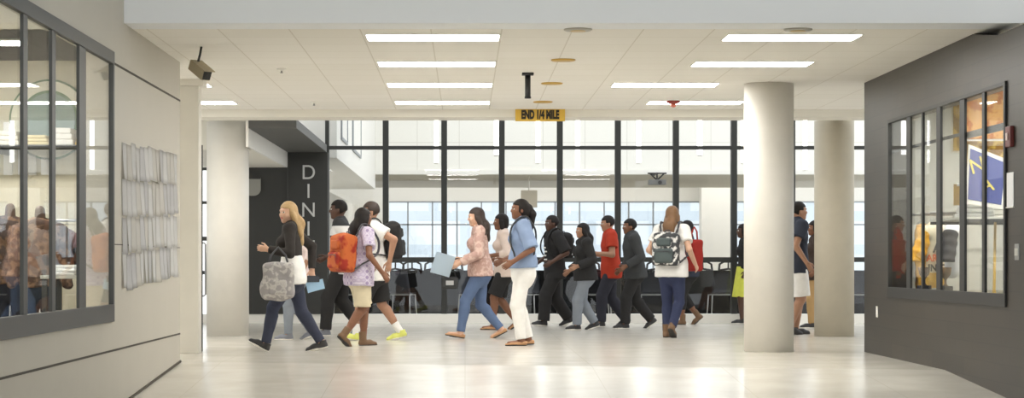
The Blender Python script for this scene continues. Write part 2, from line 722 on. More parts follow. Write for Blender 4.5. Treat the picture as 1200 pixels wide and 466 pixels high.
    def _hand(s, q):
        H = s.H
        W = s.wri[q]
        d = unit(W - s.elb[q])
        out = s.L * q
        n = unit(-(out - d * (out @ d)))          # palm faces the body
        w = unit(np.cross(n, d))
        if w @ s.F < 0 and abs(w @ s.F) > 0.2:
            w = -w
        elif abs(w @ s.F) <= 0.2 and w[2] < 0:
            w = -w
        pr = [cone(W, W + d * 0.045 * H, 0.015 * H, 0.021 * H, n, 0.55, 0.012)]
        kn = W + d * 0.052 * H
        c = math.radians(s.curl)
        for i, ln in zip((1.5, 0.5, -0.5, -1.5), (0.040, 0.045, 0.042, 0.033)):
            b = kn + w * i * 0.0112 * H
            d1 = unit(d * math.cos(c) + n * math.sin(c))
            m = b + d1 * ln * 0.52 * H
            d2 = unit(d * math.cos(2.1 * c) + n * math.sin(2.1 * c))
            e = m + d2 * ln * 0.48 * H
            pr += [cone(b - d * 0.008 * H, m, 0.0053 * H, 0.0047 * H, None, 1, 0.004), cone(m, e, 0.0047 * H, 0.0039 * H, None, 1, 0.004)]
        t0 = W + d * 0.014 * H + w * 0.013 * H
        t1 = t0 + unit(d * 0.75 + w * 0.6 + n * 0.25) * 0.03 * H
        t2 = t1 + unit(d * 0.95 + w * 0.15 + n * 0.35) * 0.024 * H
        pr += [cone(t0, t1, 0.0085 * H, 0.006 * H, None, 1, 0.008), cone(t1, t2, 0.006 * H, 0.0045 * H, None, 1, 0.004)]
        s.hd[q] = W + d * 0.06 * H + n * 0.012 * H
        return pr

    def _head(s):
        H = s.H
        f, l, u, c = s.hf, s.hl, s.hu, s.hc
        R = [f, l, u]
        Q = lambda a, b, d: c + (f * a + l * b + u * d) * H
        s.Q = Q
        h = [ell(Q(-0.008, 0, 0.010), R, (0.057 * H, 0.045 * H, 0.056 * H), 0.02),
             ell(Q(0.014, 0, -0.026), R, (0.040 * H, 0.035 * H, 0.044 * H), 0.025),
             ell(Q(0.034, 0, -0.056), R, (0.016 * H, 0.017 * H, 0.013 * H), 0.02),
             cone(Q(0.047, 0, 0.008), Q(0.056, 0, -0.014), 0.0055 * H, 0.0082 * H, None, 1, 0.012),
             cone(Q(0.045, 0.018, 0.015), Q(0.045, -0.018, 0.015), 0.007 * H, 0.007 * H, None, 1, 0.012),
             cone(Q(0.047, 0.010, -0.034), Q(0.047, -0.010, -0.034), 0.0055 * H, 0.0055 * H, None, 1, 0.006),
             ell(Q(0.036, 0.021, -0.014), R, (0.014 * H, 0.012 * H, 0.014 * H), 0.02),
             ell(Q(0.036, -0.021, -0.014), R, (0.014 * H, 0.012 * H, 0.014 * H), 0.02)]
        for q in (1, -1):
            h.append(ell(Q(-0.006, q * 0.045, -0.008), R, (0.011 * H, 0.0055 * H, 0.018 * H), 0.006))
        return h

    def skin_slots(s, c):
        H = s.H
        d = c - s.hc
        x, y, z = d @ s.hf / H, d @ s.hl / H, d @ s.hu / H
        sl = np.zeros(len(c), int)
        front = x > 0.03
        ey = front & (np.abs(np.abs(y) - 0.018) < 0.0085) & (np.abs(z - 0.002) < 0.0042)
        sl[ey] = 2
        sl[ey & (np.abs(np.abs(y) - 0.018) < 0.004)] = 1
        sl[front & (np.abs(y) < 0.012) & (np.abs(z + 0.034) < 0.006) & (x > 0.038)] = 3
        return sl

    # -- building the meshes
    def build_body(s, root, skin, vox):
        o = sdf_obj('body', s.core + s.fing, [SKIN[skin], M_EYE, M_EYEW, LIP[skin]], root, vox, None, s.skin_slots)
        return o

    def folds(s, amp=0.003, fr=38):
        def g(G, X, Y, Z):
            return G + amp * (np.sin(fr * (Z + 0.5 * X) + 3 * np.sin(9 * Y + 5 * X)) * np.sin(17 * X + 11 * Y + 2))
        return g

    def top_prims(s, off=0.014, hem=-0.03, sleeve='short', loose=0.0, neck=0.036, sl_off=None, rag=0.0):
        """a shirt or jacket: torso above the hem, sleeves to above the elbow / elbow / wrist / none"""
        H, L, u, P = s.H, s.L, s.u, s.P
        cut = (P(hem), -u)
        nk = (P(0.337, 0.012), unit(u + s.f * 0.45))
        pr = []
        for p in s.chest + s.bust:
            q = grow(p, off)
            pr.append(q)
        for p in s.waist + s.hip_p:
            q = grow(p, off + loose)
            pr.append(q)
        if hem < -0.02:
            a, b = P(0.02), P(hem - 0.05)
            hw = s.hip_p[0]['ra'] + off * 1.4 + loose
            pr.append(cone(a, b, hw, hw * 1.03 + loose * 0.5, s.f, 0.74, 0.03))
            for p in s.glute:
                pr.append(grow(p, off + loose * 0.5))
        for p in pr:
            p['cuts'] = list(p['cuts']) + [cut]
        for p in s.trap:
            q = grow(p, off * 0.8)
            q['cuts'] = [nk]
            pr.append(q)
        so = off if sl_off is None else sl_off
        for k in (1, -1):
            A, E, W = s.sh[k], s.elb[k], s.wri[k]
            if sleeve == 'none':
                pr.append(cone(A, A + (E - A) * 0.08, 0.036 * H + off, 0.036 * H + off, None, 1, 0.03, [(A + (E - A) * 0.06, unit(E - A))]))
                continue
            fr = {'cap': 0.35, 'short': 0.62, 'elbow': 0.97}.get(sleeve, 1.0)
            ra = s.uarm[k][0]['ra'] + so
            rb = s.uarm[k][0]['rb'] + so * (1.5 if fr < 1 else 1.0)
            E2 = A + (E - A) * fr
            p = cone(A, E2 + (E2 - A) * 0.1 if fr < 1 else E, ra, rb, None, 1, 0.03)
            if fr < 1:
                p['cuts'] = [(E2, unit(E - A))]
            pr.append(p)
            if fr >= 1:
                fe = {'three': 0.45, 'long': 0.97}.get(sleeve, 0.97)
                W2 = E + (W - E) * fe
                pr.append(cone(E, W2 + (W2 - E) * 0.1, rb, 0.0155 * H + so * 1.2, None, 1, 0.02, [(W2, unit(W - E))]))
        return pr

    def leg_prims(s, off=0.012, to='ankle', rise=0.055, kw=0.0, aw=0.0):
        """trousers: to = ankle / calf / knee / thigh; kw, aw = extra width at knee and hem"""
        H, u, P = s.H, s.u, s.P
        pr = []
        cut = (P(rise), u)
        for p in s.hip_p + s.waist + s.glute:
            q = grow(p, off)
            q['cuts'] = list(q['cuts']) + [cut]
            pr.append(q)
        for k in (1, -1):
            hp, kn, an = s.hip[k], s.knee[k], s.ank[k]
            if to in ('knee', 'thigh'):
                t = 0.93 if to == 'knee' else 0.62
                e = hp + (kn - hp) * t
                p = cone(hp, e + (e - hp) * 0.15, 0.053 * H + off, 0.04 * H + off + kw, None, 1, 0.03, [(e, unit(kn - hp))])
                pr.append(p)
                continue
            pr.append(cone(hp, kn, 0.053 * H + off, 0.034 * H + off + kw, None, 1, 0.03))
            t = {'ankle': 0.97, 'calf': 0.55, 'crop': 0.85}[to]
            e = kn + (an - kn) * t
            d = unit(an - kn)
            rb = (0.034 - 0.010 * t) * H + off + aw
            pr.append(cone(kn, e + d * 0.05, 0.034 * H + off + kw, rb, None, 1, 0.02, [(e, d)]))
            if to != 'knee':
                for p in s.calf[k][1:]:
                    q = grow(p, off * 0.8)
                    q['cuts'] = [(e, d)]
                    pr.append(q)
        return pr

    def shoe(s, q, kind, root, m_up, m_sole, vox=0.006):
        H = s.H
        a, ef, eu = s.ank[q], s.ef[q], s.eu[q]
        L = s.L
        at_ = lambda x, z: a + ef * x * H + eu * z * H
        pr = [cone(at_(-0.014, -0.022), at_(0.05, -0.024), 0.0255 * H, 0.0265 * H, L, 0.92, 0.02),
              cone(at_(0.05, -0.026), at_(0.092, -0.031), 0.0262 * H, 0.0195 * H, L, 1, 0.02)]
        if kind in ('sneaker', 'boot'):
            top = 0.012 if kind == 'sneaker' else 0.06
            pr.append(cone(at_(-0.004, -0.01), at_(-0.008, top), 0.0268 * H, 0.0275 * H, None, 1, 0.015, [(at_(0, top), eu)]))
        for p in pr:
            if kind == 'flat':
                p['cuts'].append((at_(0.0, -0.012), unit(eu + ef * 0.12)))
        up = [dict(p, cuts=p['cuts'] + [(at_(0, -0.0335), -eu)]) for p in pr]
        lo = [dict(grow(p, 0.003), cuts=[(at_(0, -0.0405), -eu), (at_(0, -0.0335), eu)]) for p in pr[:2]]
        o = sdf_obj('shoe', up, m_up, root, vox)
        sdf_obj('sole', lo, m_sole, o, vox * 0.8)
        return o

    def hair_obj(s, kind, m, root, vox=0.007, length=0.2, name='hair'):
        H, Q = s.H, s.Q
        f, l, u = s.hf, s.hl, s.hu
        R = [f, l, u]
        pr = [ell(Q(-0.011, 0, 0.014), R, (0.062 * H, 0.051 * H, 0.060 * H), 0.02)]
        if kind == 'afro':
            pr = [ell(Q(-0.012, 0, 0.016), R, (0.066 * H, 0.056 * H, 0.064 * H), 0.02)]
        if kind in ('long', 'ponytail', 'bob', 'bun'):
            pr.append(ell(Q(-0.03, 0, -0.02), R, (0.040 * H, 0.045 * H, 0.05 * H), 0.02))
        U = s.U
        if kind == 'long':
            b = Q(-0.034, 0, -0.03)
            n1 = s.nb - s.f * 0.055 * H + U * 0.02 * H
            e = n1 - U * length * 0.8 - s.f * 0.02
            pr += [cone(b, n1, 0.048 * H, 0.046 * H, f, 0.6, 0.03), cone(n1, e, 0.046 * H, 0.034 * H, s.f, 0.5, 0.03)]
            for q in (1, -1):
                b = Q(-0.006, q * 0.043, -0.01)
                m1 = s.nb + l * q * 0.045 * H - s.f * 0.012 * H + U * 0.012 * H
                pr += [cone(b, m1, 0.016 * H, 0.022 * H, None, 1, 0.02), cone(m1, m1 - U * length * 0.42 - s.f * 0.03 + l * q * 0.012, 0.022 * H, 0.016 * H, None, 1, 0.03)]
        if kind == 'ponytail':
            b = Q(-0.068, 0, 0.018)
            m1 = Q(-0.095, 0, -0.03)
            pr += [cone(Q(-0.05, 0, 0.02), b, 0.022 * H, 0.02 * H, None, 1, 0.01), cone(b, m1, 0.02 * H, 0.024 * H, None, 1, 0.02), cone(m1, m1 - U * length + s.f * 0.02, 0.024 * H, 0.01 * H, None, 1, 0.02)]
        if kind == 'bun':
            pr.append(ell(Q(-0.066, 0, 0.035), R, (0.026 * H, 0.028 * H, 0.026 * H), 0.01))
        if kind == 'bob':
            for q in (1, -1):
                pr.append(cone(Q(-0.008, q * 0.044, 0), Q(-0.012, q * 0.046, -0.05), 0.017 * H, 0.019 * H, None, 1, 0.02))

        s.hair_pr = pr

        def post(G, X, Y, Z):
            dx, dy, dz = X - s.hc[0], Y - s.hc[1], Z - s.hc[2]
            a = (dx * f[0] + dy * f[1] + dz * f[2]) / H
            w = np.abs(dx * l[0] + dy * l[1] + dz * l[2]) / H
            c = (dx * u[0] + dy * u[1] + dz * u[2]) / H
            G = G + 0.0025 * np.sin(60 * w * H + 40 * a * H) * np.sin(25 * c * H + 30 * w * H)
            if kind in ('short', 'afro'):
                hl_ = 0.030 if kind == 'short' else 0.034
                face = np.maximum(0.016 - a + 0.25 * np.maximum(w - 0.03, 0), c - hl_)          # the face
                neckc = np.maximum(c + 0.016 + 0.5 * (a + 0.05), -1 * (a + 0.2))                  # below the ears
                side = np.maximum(np.maximum(c - 0.004, -0.016 - a), 0.03 - w)                    # round the ears
                cutm = np.minimum(np.minimum(face, neckc), side)
            else:
                face = np.maximum(0.014 - a + 0.3 * np.maximum(w - 0.034, 0), c - 0.034 + 0.25 * w)
                cutm = np.maximum(face, -1 * (c + 0.16))
            return np.maximum(G, -cutm * H)
        return sdf_obj(name, pr, m, root, vox, post)


def union_at(prims, X, Y, Z):
    d = None
    for p in prims:
        e = sd(p, X, Y, Z)
        if d is None:
            d = e + 0 * X
        else:
            h = np.maximum(p['k'] - np.abs(d - e), 0) / p['k']
            d = np.minimum(d, e) - h * h * p['k'] * 0.25
    return d


def push_out(prims, pt, dist):
    """move a point to at least dist outside the clothed figure"""
    pt = np.array(pt, float)
    for _ in range(12):
        f0 = union_at(prims, pt[0], pt[1], pt[2])
        if f0 > dist - 0.002:
            break
        g = np.array([union_at(prims, *(pt + dv)) - union_at(prims, *(pt - dv)) for dv in np.eye(3) * 0.004])
        pt = pt + unit(g) * (dist - f0)
    return pt


def spline(pts, n_=5):
    sm, n = [], len(pts)
    for i in range(n - 1):
        p0, p1, p2, p3 = pts[max(i - 1, 0)], pts[i], pts[i + 1], pts[min(i + 2, n - 1)]
        for tt in np.linspace(0, 1, n_)[: -1 if i < n - 2 else None]:
            sm.append(0.5 * (2 * p1 + (p2 - p0) * tt + (2 * p0 - 5 * p1 + 4 * p2 - p3) * tt ** 2 + (-p0 + 3 * p1 - 3 * p2 + p3) * tt ** 3))
    return sm


def strap_obj(fig, pts, m, t, r=0.022, name='strap'):
    av = fig.clothed
    sm = [push_out(av, p, 0.013) for p in spline(pts)]
    pr = [cone(a, b, r, r, unit(np.cross(b - a, fig.L) + 1e-6), 0.4, 0.01) for a, b in zip(sm, sm[1:]) if np.linalg.norm(b - a) > 1e-3]
    return sdf_obj(name, pr, m, t, 0.008, lambda G, X, Y, Z: np.maximum(G, 0.008 - union_at(av, X, Y, Z)))


def backpack(fig, root_loc, rotz, label, m_body, m_pocket, m_strap, size=(0.085, 0.15, 0.21), drop=0.0, side=None, group=None, one_strap=False):
    """a school backpack on the figure's back: body > handle; front pocket; straps"""
    H, f, L, u, P = fig.H, fig.f, fig.L, fig.u, fig.P
    R = [f, L, u]
    dep, hw, hh = size
    c = P(0.205, -0.062) - f * (0.03 + dep) - u * drop
    t = thing('backpack', label, 'backpack', root_loc, rotz, group)
    body = [rbox(c, R, (dep - 0.05, hw - 0.06, hh - 0.06), 0.05, 0.03), ell(c + u * hh * 0.5, R, (dep * 1.02, hw * 0.96, hh * 0.58), 0.04)]
    av = fig.clothed
    fo = fig.folds(0.003, 30)
    ob = sdf_obj('pack_body', body, m_body, t, 0.009, lambda G, X, Y, Z: np.maximum(fo(G, X, Y, Z), 0.010 - union_at(av, X, Y, Z)))
    pk = [rbox(c - f * (dep - 0.01) - u * hh * 0.38, R, (0.022, hw * 0.62 - 0.02, hh * 0.38 - 0.02), 0.03, 0.02)]
    fp = sdf_obj('front_pocket', pk, m_pocket, t, 0.009, fig.folds(0.003, 44))
    bm = bmesh.new()
    z0 = c - f * (dep + 0.043) - u * (hh * 0.38 - hh * 0.26)
    bm_tube(bm, [z0 + L * hw * 0.5 - u * 0.03, z0 + L * hw * 0.44, z0 - L * hw * 0.44, z0 - L * hw * 0.5 - u * 0.03], 0.005, 6)
    obj('zipper', bm, m_strap, fp)
    pk = [rbox(c - f * (dep - 0.005) + u * hh * 0.42, R, (0.012, hw * 0.5 - 0.02, hh * 0.22 - 0.02), 0.026, 0.02)]
    sdf_obj('top_pocket', pk, m_pocket, t, 0.009)
    h0 = c + u * (hh * 1.03) + f * dep * 0.5
    bm = bmesh.new()
    bm_tube(bm, [h0 + L * 0.035 - u * 0.02, h0 + L * 0.03 + u * 0.025, h0 - L * 0.03 + u * 0.025, h0 - L * 0.035 - u * 0.02], 0.008, 8)
    obj('handle', bm, m_strap, t)
    for k in ((1, -1) if not one_strap else ((1,) if one_strap > 0 else (-1,))):
        S = fig.sh[k]
        pts = [c + u * hh * 0.72 + f * dep + L * k * 0.06, P(0.345, -0.035, k * 0.06), P(0.352, 0.0, k * 0.064), P(0.325, 0.05, k * 0.068),
               P(0.25, 0.09 if not fig.fem else 0.1, k * 0.075), P(0.17, 0.085 if not fig.fem else 0.09, k * 0.092), P(0.12, 0.03, k * 0.115), c - u * hh * 0.75 + f * dep * 0.8 + L * k * (hw - 0.02)]
        strap_obj(fig, pts, m_strap, t)
    return t
# ------------------------------------------------------------------ the building
M_WALL = mat('wall_paint', rgb(192, 187, 175), 0.55, noise=0.02, scale=2)
M_WALLW = mat('wall_white', rgb(236, 234, 228), 0.6)
M_BEAM = mat('beam_paint', rgb(242, 245, 248), 0.6)
M_COLUMN2 = mat('column_tan_shade', rgb(190, 182, 164), 0.6, noise=0.05, scale=5)  # tan column paint with the far column's shade put into the colour
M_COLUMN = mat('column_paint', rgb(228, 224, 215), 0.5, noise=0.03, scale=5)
M_DARKWALL = brick_mat('dark_wall_tile', rgb(60, 54, 45), rgb(51, 46, 38), rgb(44, 40, 34), 0.61, 0.152, 0.004, 'YZ', 0.42)
M_DARKEND = mat('dark_wall_end', rgb(80, 77, 70), 0.5)
M_FRAME2 = mat('frame_charcoal', rgb(36, 36, 34), 0.45)
M_FRAME = mat('frame_dark_grey', rgb(58, 59, 58), 0.45)
M_MULL = mat('mullion_dark', rgb(42, 43, 41), 0.45)
M_PART = mat('partition_dark', rgb(18, 18, 18), 0.8, spec=0.1)
M_DINE = mat('dining_wall_dark', rgb(50, 50, 48), 0.5, noise=0.04, scale=3)
M_DINE2 = mat('canopy_grey', rgb(92, 92, 90), 0.6)
M_GROOVE = mat('groove_dark', rgb(70, 64, 54), 0.7)
M_CEIL = brick_mat('ceiling_tile', rgb(240, 237, 230), rgb(237, 234, 226), rgb(218, 213, 202), 0.61, 0.61, 0.006, 'XY', 0.85, 0.0, (0.316, 17.3))
M_SOFFIT = mat('soffit_paint', rgb(236, 232, 221), 0.7)
M_STEP = mat('curb_light', rgb(240, 237, 230), 0.4)
M_GLASS = glass_mat('glass_clear', (0.985, 0.99, 0.99, 1), 5.0, 0.035)
M_CASEGL = glass_mat('glass_case', (0.97, 0.98, 0.98, 1), 8.0, 0.03)
M_EMIT = mat('light_diffuser', rgb(255, 252, 244), 0.5, emit=(1, 0.98, 0.94, 1), estr=14.0)
M_TUBE = mat('pendant_diffuser', rgb(255, 254, 250), 0.5, emit=(1, 0.98, 0.95, 1), estr=3.0)
M_LFRAME = mat('light_frame', rgb(240, 238, 230), 0.5)
M_SILVER = mat('chair_steel', rgb(170, 170, 168), 0.3, metal=0.8)
M_BLACK = mat('black_plastic', rgb(32, 32, 33), 0.5)
M_NAVYBL = mat('chair_shell_navy', rgb(34, 36, 44), 0.45)
M_PAPER = mat('paper_white', rgb(248, 248, 248), 0.8)
M_YEL = mat('sign_yellow', rgb(228, 186, 72), 0.5)
M_INK = mat('sign_black', rgb(45, 40, 30), 0.6)
M_GOLD = mat('downlight_gold', rgb(205, 165, 70), 0.35, metal=0.3)
M_RED = mat('alarm_red', rgb(150, 52, 44), 0.4)
M_CREAM = mat('store_cream', rgb(226, 220, 200), 0.7)


def floor_mat():
    m = bpy.data.materials.new('floor_terrazzo')
    m.use_nodes = True
    nt = m.node_tree
    b = nt.nodes['Principled BSDF']
    tc = nt.nodes.new('ShaderNodeTexCoord')
    v = nt.nodes.new('ShaderNodeTexNoise')
    v.inputs['Scale'].default_value = 2.2
    v.inputs['Detail'].default_value = 8
    nt.links.new(tc.outputs['Object'], v.inputs['Vector'])
    c = ramp2(nt, v.outputs['Fac'], [(0.3, rgb(198, 193, 182)), (0.7, rgb(211, 206, 196))], False)
    br = nt.nodes.new('ShaderNodeTexBrick')
    br.offset = 0
    br.inputs['Scale'].default_value = 1
    br.inputs['Brick Width'].default_value = 1.22
    br.inputs['Row Height'].default_value = 1.22
    br.inputs['Mortar Size'].default_value = 0.004
    br.inputs['Mortar'].default_value = rgb(194, 188, 176)
    nt.links.new(tc.outputs['Object'], br.inputs['Vector'])
    nt.links.new(c, br.inputs['Color1'])
    nt.links.new(c, br.inputs['Color2'])
    nt.links.new(br.outputs['Color'], b.inputs['Base Color'])
    b.inputs['Roughness'].default_value = 0.2
    b.inputs['Specular IOR Level'].default_value = 0.7
    return m


M_FLOOR = floor_mat()

XL, XR = -2.855, 4.457
YL_END, YR_END = 20.17, 22.48
SLOPE = 0.0545

# floor: level part, and the ramp that falls towards the viewer
def ramp_y(x):
    return 20.17 + (x - XL) * (18.72 - 20.17) / (4.43 - XL)


bm = bmesh.new()
xa, xb = -9.0, 13.0
v = [bm.verts.new(p) for p in ((xa, 64, 0), (xb, 64, 0), (xb, ramp_y(xb), 0), (xa, ramp_y(xa), 0))]
bm.faces.new(v)
w = [bm.verts.new((x, -4.0, -SLOPE * (ramp_y(x) + 4.0))) for x in (xb, xa)]
bm.faces.new((v[3], v[2], w[0], w[1]))
o = obj('floor', bm, M_FLOOR)
for p in o.data.polygons:
    if p.normal.z < 0:
        p.flip()
tag(o, 'glossy pale terrazzo floor sloping down towards the viewer', 'floor', kind='structure')

# wall on the side of the glass shop front with its window opening
WY0, WY1, WZ0, WZ1 = 10.6, 16.30, 0.52, 2.70
struct('wall_left', M_WALL, [
    (XL - 0.22, XL, 4.0, YL_END, -1.3, WZ0), (XL - 0.22, XL, 4.0, YL_END, WZ1, 6.0),
    (XL - 0.22, XL, WY1, YL_END, WZ0, WZ1), (XL - 0.22, XL, 4.0, WY0, WZ0, WZ1)], 'beige panelled wall with a wide dark framed window')
for i, z in enumerate((2.615, 1.145, 0.285)):
    rows = [(XL, XL + 0.004, WY1 + 0.01, YL_END, z - 0.009, z + 0.009)] if i < 2 else [(XL, XL + 0.004, 4.0, YL_END, z - 0.008, z + 0.008)]
    if i == 1:
        rows = [(XL, XL + 0.002, WY1 + 0.01, YL_END, z - 0.004, z + 0.004)]
    struct('trim_%d' % (i + 1), M_GROOVE, rows, 'thin dark joint line in the beige wall')
# dark strip drawn in for the shadow gap where that wall meets the ramp
bm = bmesh.new()
g = [(XL + 0.001, YL_END, 0.0), (XL + 0.001, 4.0, -SLOPE * (YL_END - 4.0)), (XL + 0.001, 4.0, -SLOPE * (YL_END - 4.0) + 0.02), (XL + 0.001, YL_END, 0.02)]
bm_poly(bm, g, (0.012, 0, 0))
tag(obj('shadow_gap_left', bm, M_GROOVE), 'thin dark strip for the shadow gap under the beige wall', 'shadow_gap', kind='structure')

# opposite dark wall
RY0, RY1, RZ0, RZ1 = 16.56, 21.18, 0.63, 2.49
def wall_right():
    bm = bmesh.new()
    t = 0.22
    for r in [(XR, XR + t, RY1, YR_END, -0.01, 3.0), (XR, XR + t, RY0, RY1, RZ1, 2.9), (XR, XR + t, RY0, RY1, -0.6, RZ0), (XR, XR + t, 5.0, RY0, -1.2, 2.9)]:
        bm_box(bm, *r)
    bm_poly(bm, [(XR, 17.62, 2.9), (XR, RY1, 2.9), (XR, RY1, 3.0), (XR, 17.68, 3.0)], (t, 0, 0))
    bm_poly(bm, [(XR, 17.62, 2.9), (XR, 17.68, 3.0), (XR, 16.9, 2.9)], (t, 0, 0))
    o = obj('wall_right', bm, M_DARKWALL)
    tag(o, 'dark brown grey tiled wall with a display window', 'wall', kind='structure')
wall_right()

# ceiling, beams, columns
struct('ceiling', M_CEIL, [(XL - 6.2, 13.0, 17.3, 26.4, 3.0, 3.12)], 'low tiled ceiling with strip lights')
struct('beam_front', M_BEAM, [(XL - 0.02, 13.0, 16.86, 17.3, 3.0, 6.0)], 'wide pale blue grey beam across the top')
struct('beam_back', M_SOFFIT, [(-9, 13.0, 26.4, 27.02, 2.9, 5.2)], 'cream beam at the far edge of the tiled ceiling')


def column(x, y, r, z1, label, m=None):
    bm = bmesh.new()
    bm_lathe(bm, (x, y, 0), [(r, 0), (r, z1)], 72)
    o = obj('column', bm, m or M_COLUMN)
    for p in o.data.polygons:
        p.use_smooth = len(p.vertices) == 4
    return tag(o, label, 'column', kind='structure')


column(3.415, 22.64, 0.278, 3.0, 'round off white column standing in front, before the dark wall')
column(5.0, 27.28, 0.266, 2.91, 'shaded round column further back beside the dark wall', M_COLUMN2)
column(-3.24, 27.5, 0.287, 2.91, 'round pale column beside the dark dining entrance')
# square post behind the end of the beige wall, with its wider cap
bm = bmesh.new()
bm_box(bm, -3.125, -2.918, 22.05, 22.30, 0, 2.93, 0.004)
bm_box(bm, -3.165, -2.860, 22.01, 22.34, 2.93, 3.0, 0.004)
tag(obj('column_square', bm, M_COLUMN), 'slim square cream post with a wider cap', 'column', kind='structure')

# glass door leaf standing open, seen edge on beside the post
d = thing('door_1', 'open glass door leaf with thin black edge beside the square post', 'door', (-2.93, 22.36, 0), math.atan(312 / FPX))
d['kind'] = 'structure'
boxes('door_frame', M_MULL, [(-0.018, 0.018, 0, 0.06, 0.01, 2.3), (-0.018, 0.018, 0.84, 0.9, 0.01, 2.3), (-0.018, 0.018, 0.06, 0.84, 2.24, 2.3), (-0.018, 0.018, 0.06, 0.84, 0.01, 0.13)], d)
boxes('pane', M_GLASS, [(-0.004, 0.004, 0.06, 0.84, 0.13, 2.24)], d)
bm = bmesh.new()
bm_tube(bm, [(0.018, 0.1, 0.62), (0.05, 0.1, 0.64), (0.05, 0.1, 1.2), (0.018, 0.1, 1.22)], 0.012)
obj('handle', bm, M_SILVER, d)

# ------------------------------------------------------------------ glazed screen to the dining hall
GY = 33.2
gl = thing('window_1', 'tall dark framed glass screen between corridor and dining hall', 'window')
gl['kind'] = 'structure'
mx = [383.5, 452, 520.5, 588, 656, 724, 792, 860, 928, 996, 1064, 1132]
for i, px in enumerate(mx):
    x = wx(px, GY)
    hw = 0.048 if i else 0.032
    boxes('mullion', M_MULL, [(x - hw, x + hw, GY - 0.06, GY + 0.09, 0.15, 4.6)], gl, 0.004)
x0, x1 = wx(383.5, GY), 13.0
for py, h in ((173, 0.028), (304, 0.04)):
    z = wz(py, GY)
    boxes('transom', M_MULL, [(x0, x1, GY - 0.05, GY + 0.08, z - h, z + h)], gl)
xs = [wx(p, GY) for p in mx]
for a, b in zip(xs, xs[1:]):
    boxes('pane', M_GLASS, [(a + 0.04, b - 0.04, GY + 0.005, GY + 0.013, 0.17, 4.6)], gl)
struct('curb', M_STEP, [(-9, 13.0, GY - 0.16, GY + 0.12, 0, 0.15)], 'low pale curb under the glass screen')

# ------------------------------------------------------------------ dining entrance: dark wall, canopy, lower ceiling
DX = wx(337, 33.0)
struct('wall_dining', M_DINE, [(DX, wx(384, 33.0), 33.0, 33.14, 0.15, 2.80), (-9.0, DX, 33.02, 33.14, 0.15, 2.56)], 'dark charcoal wall carrying the upright dining sign')
struct('trim_4', M_FRAME, [(DX - 0.012, DX + 0.012, 32.985, 33.0, 0.15, 2.56)], 'thin upright joint in the dark dining wall')
bm = bmesh.new()
bm_box(bm, DX, wx(383, 33.0), 27.05, 33.0, 2.80, 2.92)
tag(obj('canopy', bm, M_DINE2), 'dark grey flat canopy over the dining entrance', 'canopy', kind='structure')
struct('wall_bulkhead', M_WALLW, [(DX - 0.035, DX, 27.02, 33.0, 2.55, 4.8)], 'white drop face beside the dark canopy')
struct('ceiling_entry', M_SOFFIT, [(-9.0, DX - 0.035, 27.85, 33.0, 2.55, 2.65)], 'low cream ceiling over the dining entrance')
struct('wall_entry', M_SOFFIT, [(-9.0, DX - 0.035, 27.85, 27.95, 2.65, 5.0)], 'cream upper wall over the dining entrance')
# bright side window at the far end of the entrance
sw = thing('window_2', 'narrow bright side window beyond the pale column', 'window')
sw['kind'] = 'structure'
boxes('frame', M_FRAME, [(-4.2, -4.14, 32.96, 33.02, 0.15, 2.5), (-4.9, -4.86, 32.96, 33.02, 0.15, 2.5), (-4.9, -4.14, 32.96, 33.02, 1.35, 1.42), (-4.9, -4.14, 32.96, 33.02, 1.95, 2.0), (-4.9, -4.14, 32.96, 33.02, 0.8, 0.86)], sw)
boxes('pane', mat('frosted_daylight', rgb(235, 238, 240), 0.6, emit=(0.95, 0.98, 1, 1), estr=0.75), [(-4.86, -4.2, 32.98, 33.0, 0.15, 2.5)], sw)
# rounded grey notice on the dark wall
def notice():
    t = thing('wall_sign', 'grey notice with rounded lower corners on the dark dining wall', 'sign')
    c0, c1 = wx(285, 32.9), wx(305, 32.9)
    z0, z1 = wz(229, 32.9), wz(208, 32.9)
    pts = [(c0, z1), (c1, z1)]
    r = 0.11
    for i in range(7):
        a = -PI / 2 * i / 6
        pts.append((c1 - r + r * math.cos(a), z0 + r + r * math.sin(a)))
    for i in range(7):
        a = -PI / 2 - PI / 2 * i / 6
        pts.append((c0 + r + r * math.cos(a), z0 + r + r * math.sin(a)))
    bm = bmesh.new()
    bm_poly(bm, [(x, 32.96, z) for x, z in pts], (0, 0.03, 0))
    obj('board', bm, mat('notice_grey', rgb(150, 149, 142), 0.6), t)
    boxes('edge_rail', M_FRAME, [(c0, c1, 32.95, 32.96, z1 - 0.02, z1)], t)
notice()
ds = thing('dining_sign', 'upright white letters spelling DINING on the charcoal wall', 'sign')
for ch, py in zip('DINING', (202.5, 224.5, 246.5, 268.5, 290.5, 312.5)):
    text_mesh('letter', ch, 0.335, mat('letter_white', rgb(205, 205, 202), 0.5), (wx(361.5, 32.98), 32.988, wz(py, 32.98)), (PI / 2, 0, 0), ds, 0.008, 0.95)

# ------------------------------------------------------------------ dining hall beyond the glass
struct('wall_upper', brick_mat('upper_panels', rgb(240, 238, 231), rgb(238, 236, 229), rgb(216, 213, 204), 1.0, 0.72, 0.008, 'XZ', 0.7, 0.0, (-2.14, 3.13)),
       [(-2.14, 13.0, 48.0, 48.2, 3.13, 6.5)], 'white panelled balcony wall above the dining hall')
struct('trim_5', M_WALLW, [(-2.14, 13.0, 47.9, 48.22, 3.09, 3.19)], 'pale ledge along the foot of the balcony wall')
struct('ceiling_dining', mat('soffit_grey', rgb(205, 200, 186), 0.8), [(-9.0, 13.0, 48.2, 57.6, 3.13, 3.3)], 'flat soffit under the balcony')
struct('wall_side', M_WALLW, [(-5.5, -2.14, 33.6, 48.0, 2.74, 6.5)], 'white bulkhead along the side of the dining hall')
struct('wall_dining_side', M_WALLW, [(-3.6, -3.4, 33.3, 62.0, 0, 2.76)], 'pale side wall of the dining hall')
FY = 62.0
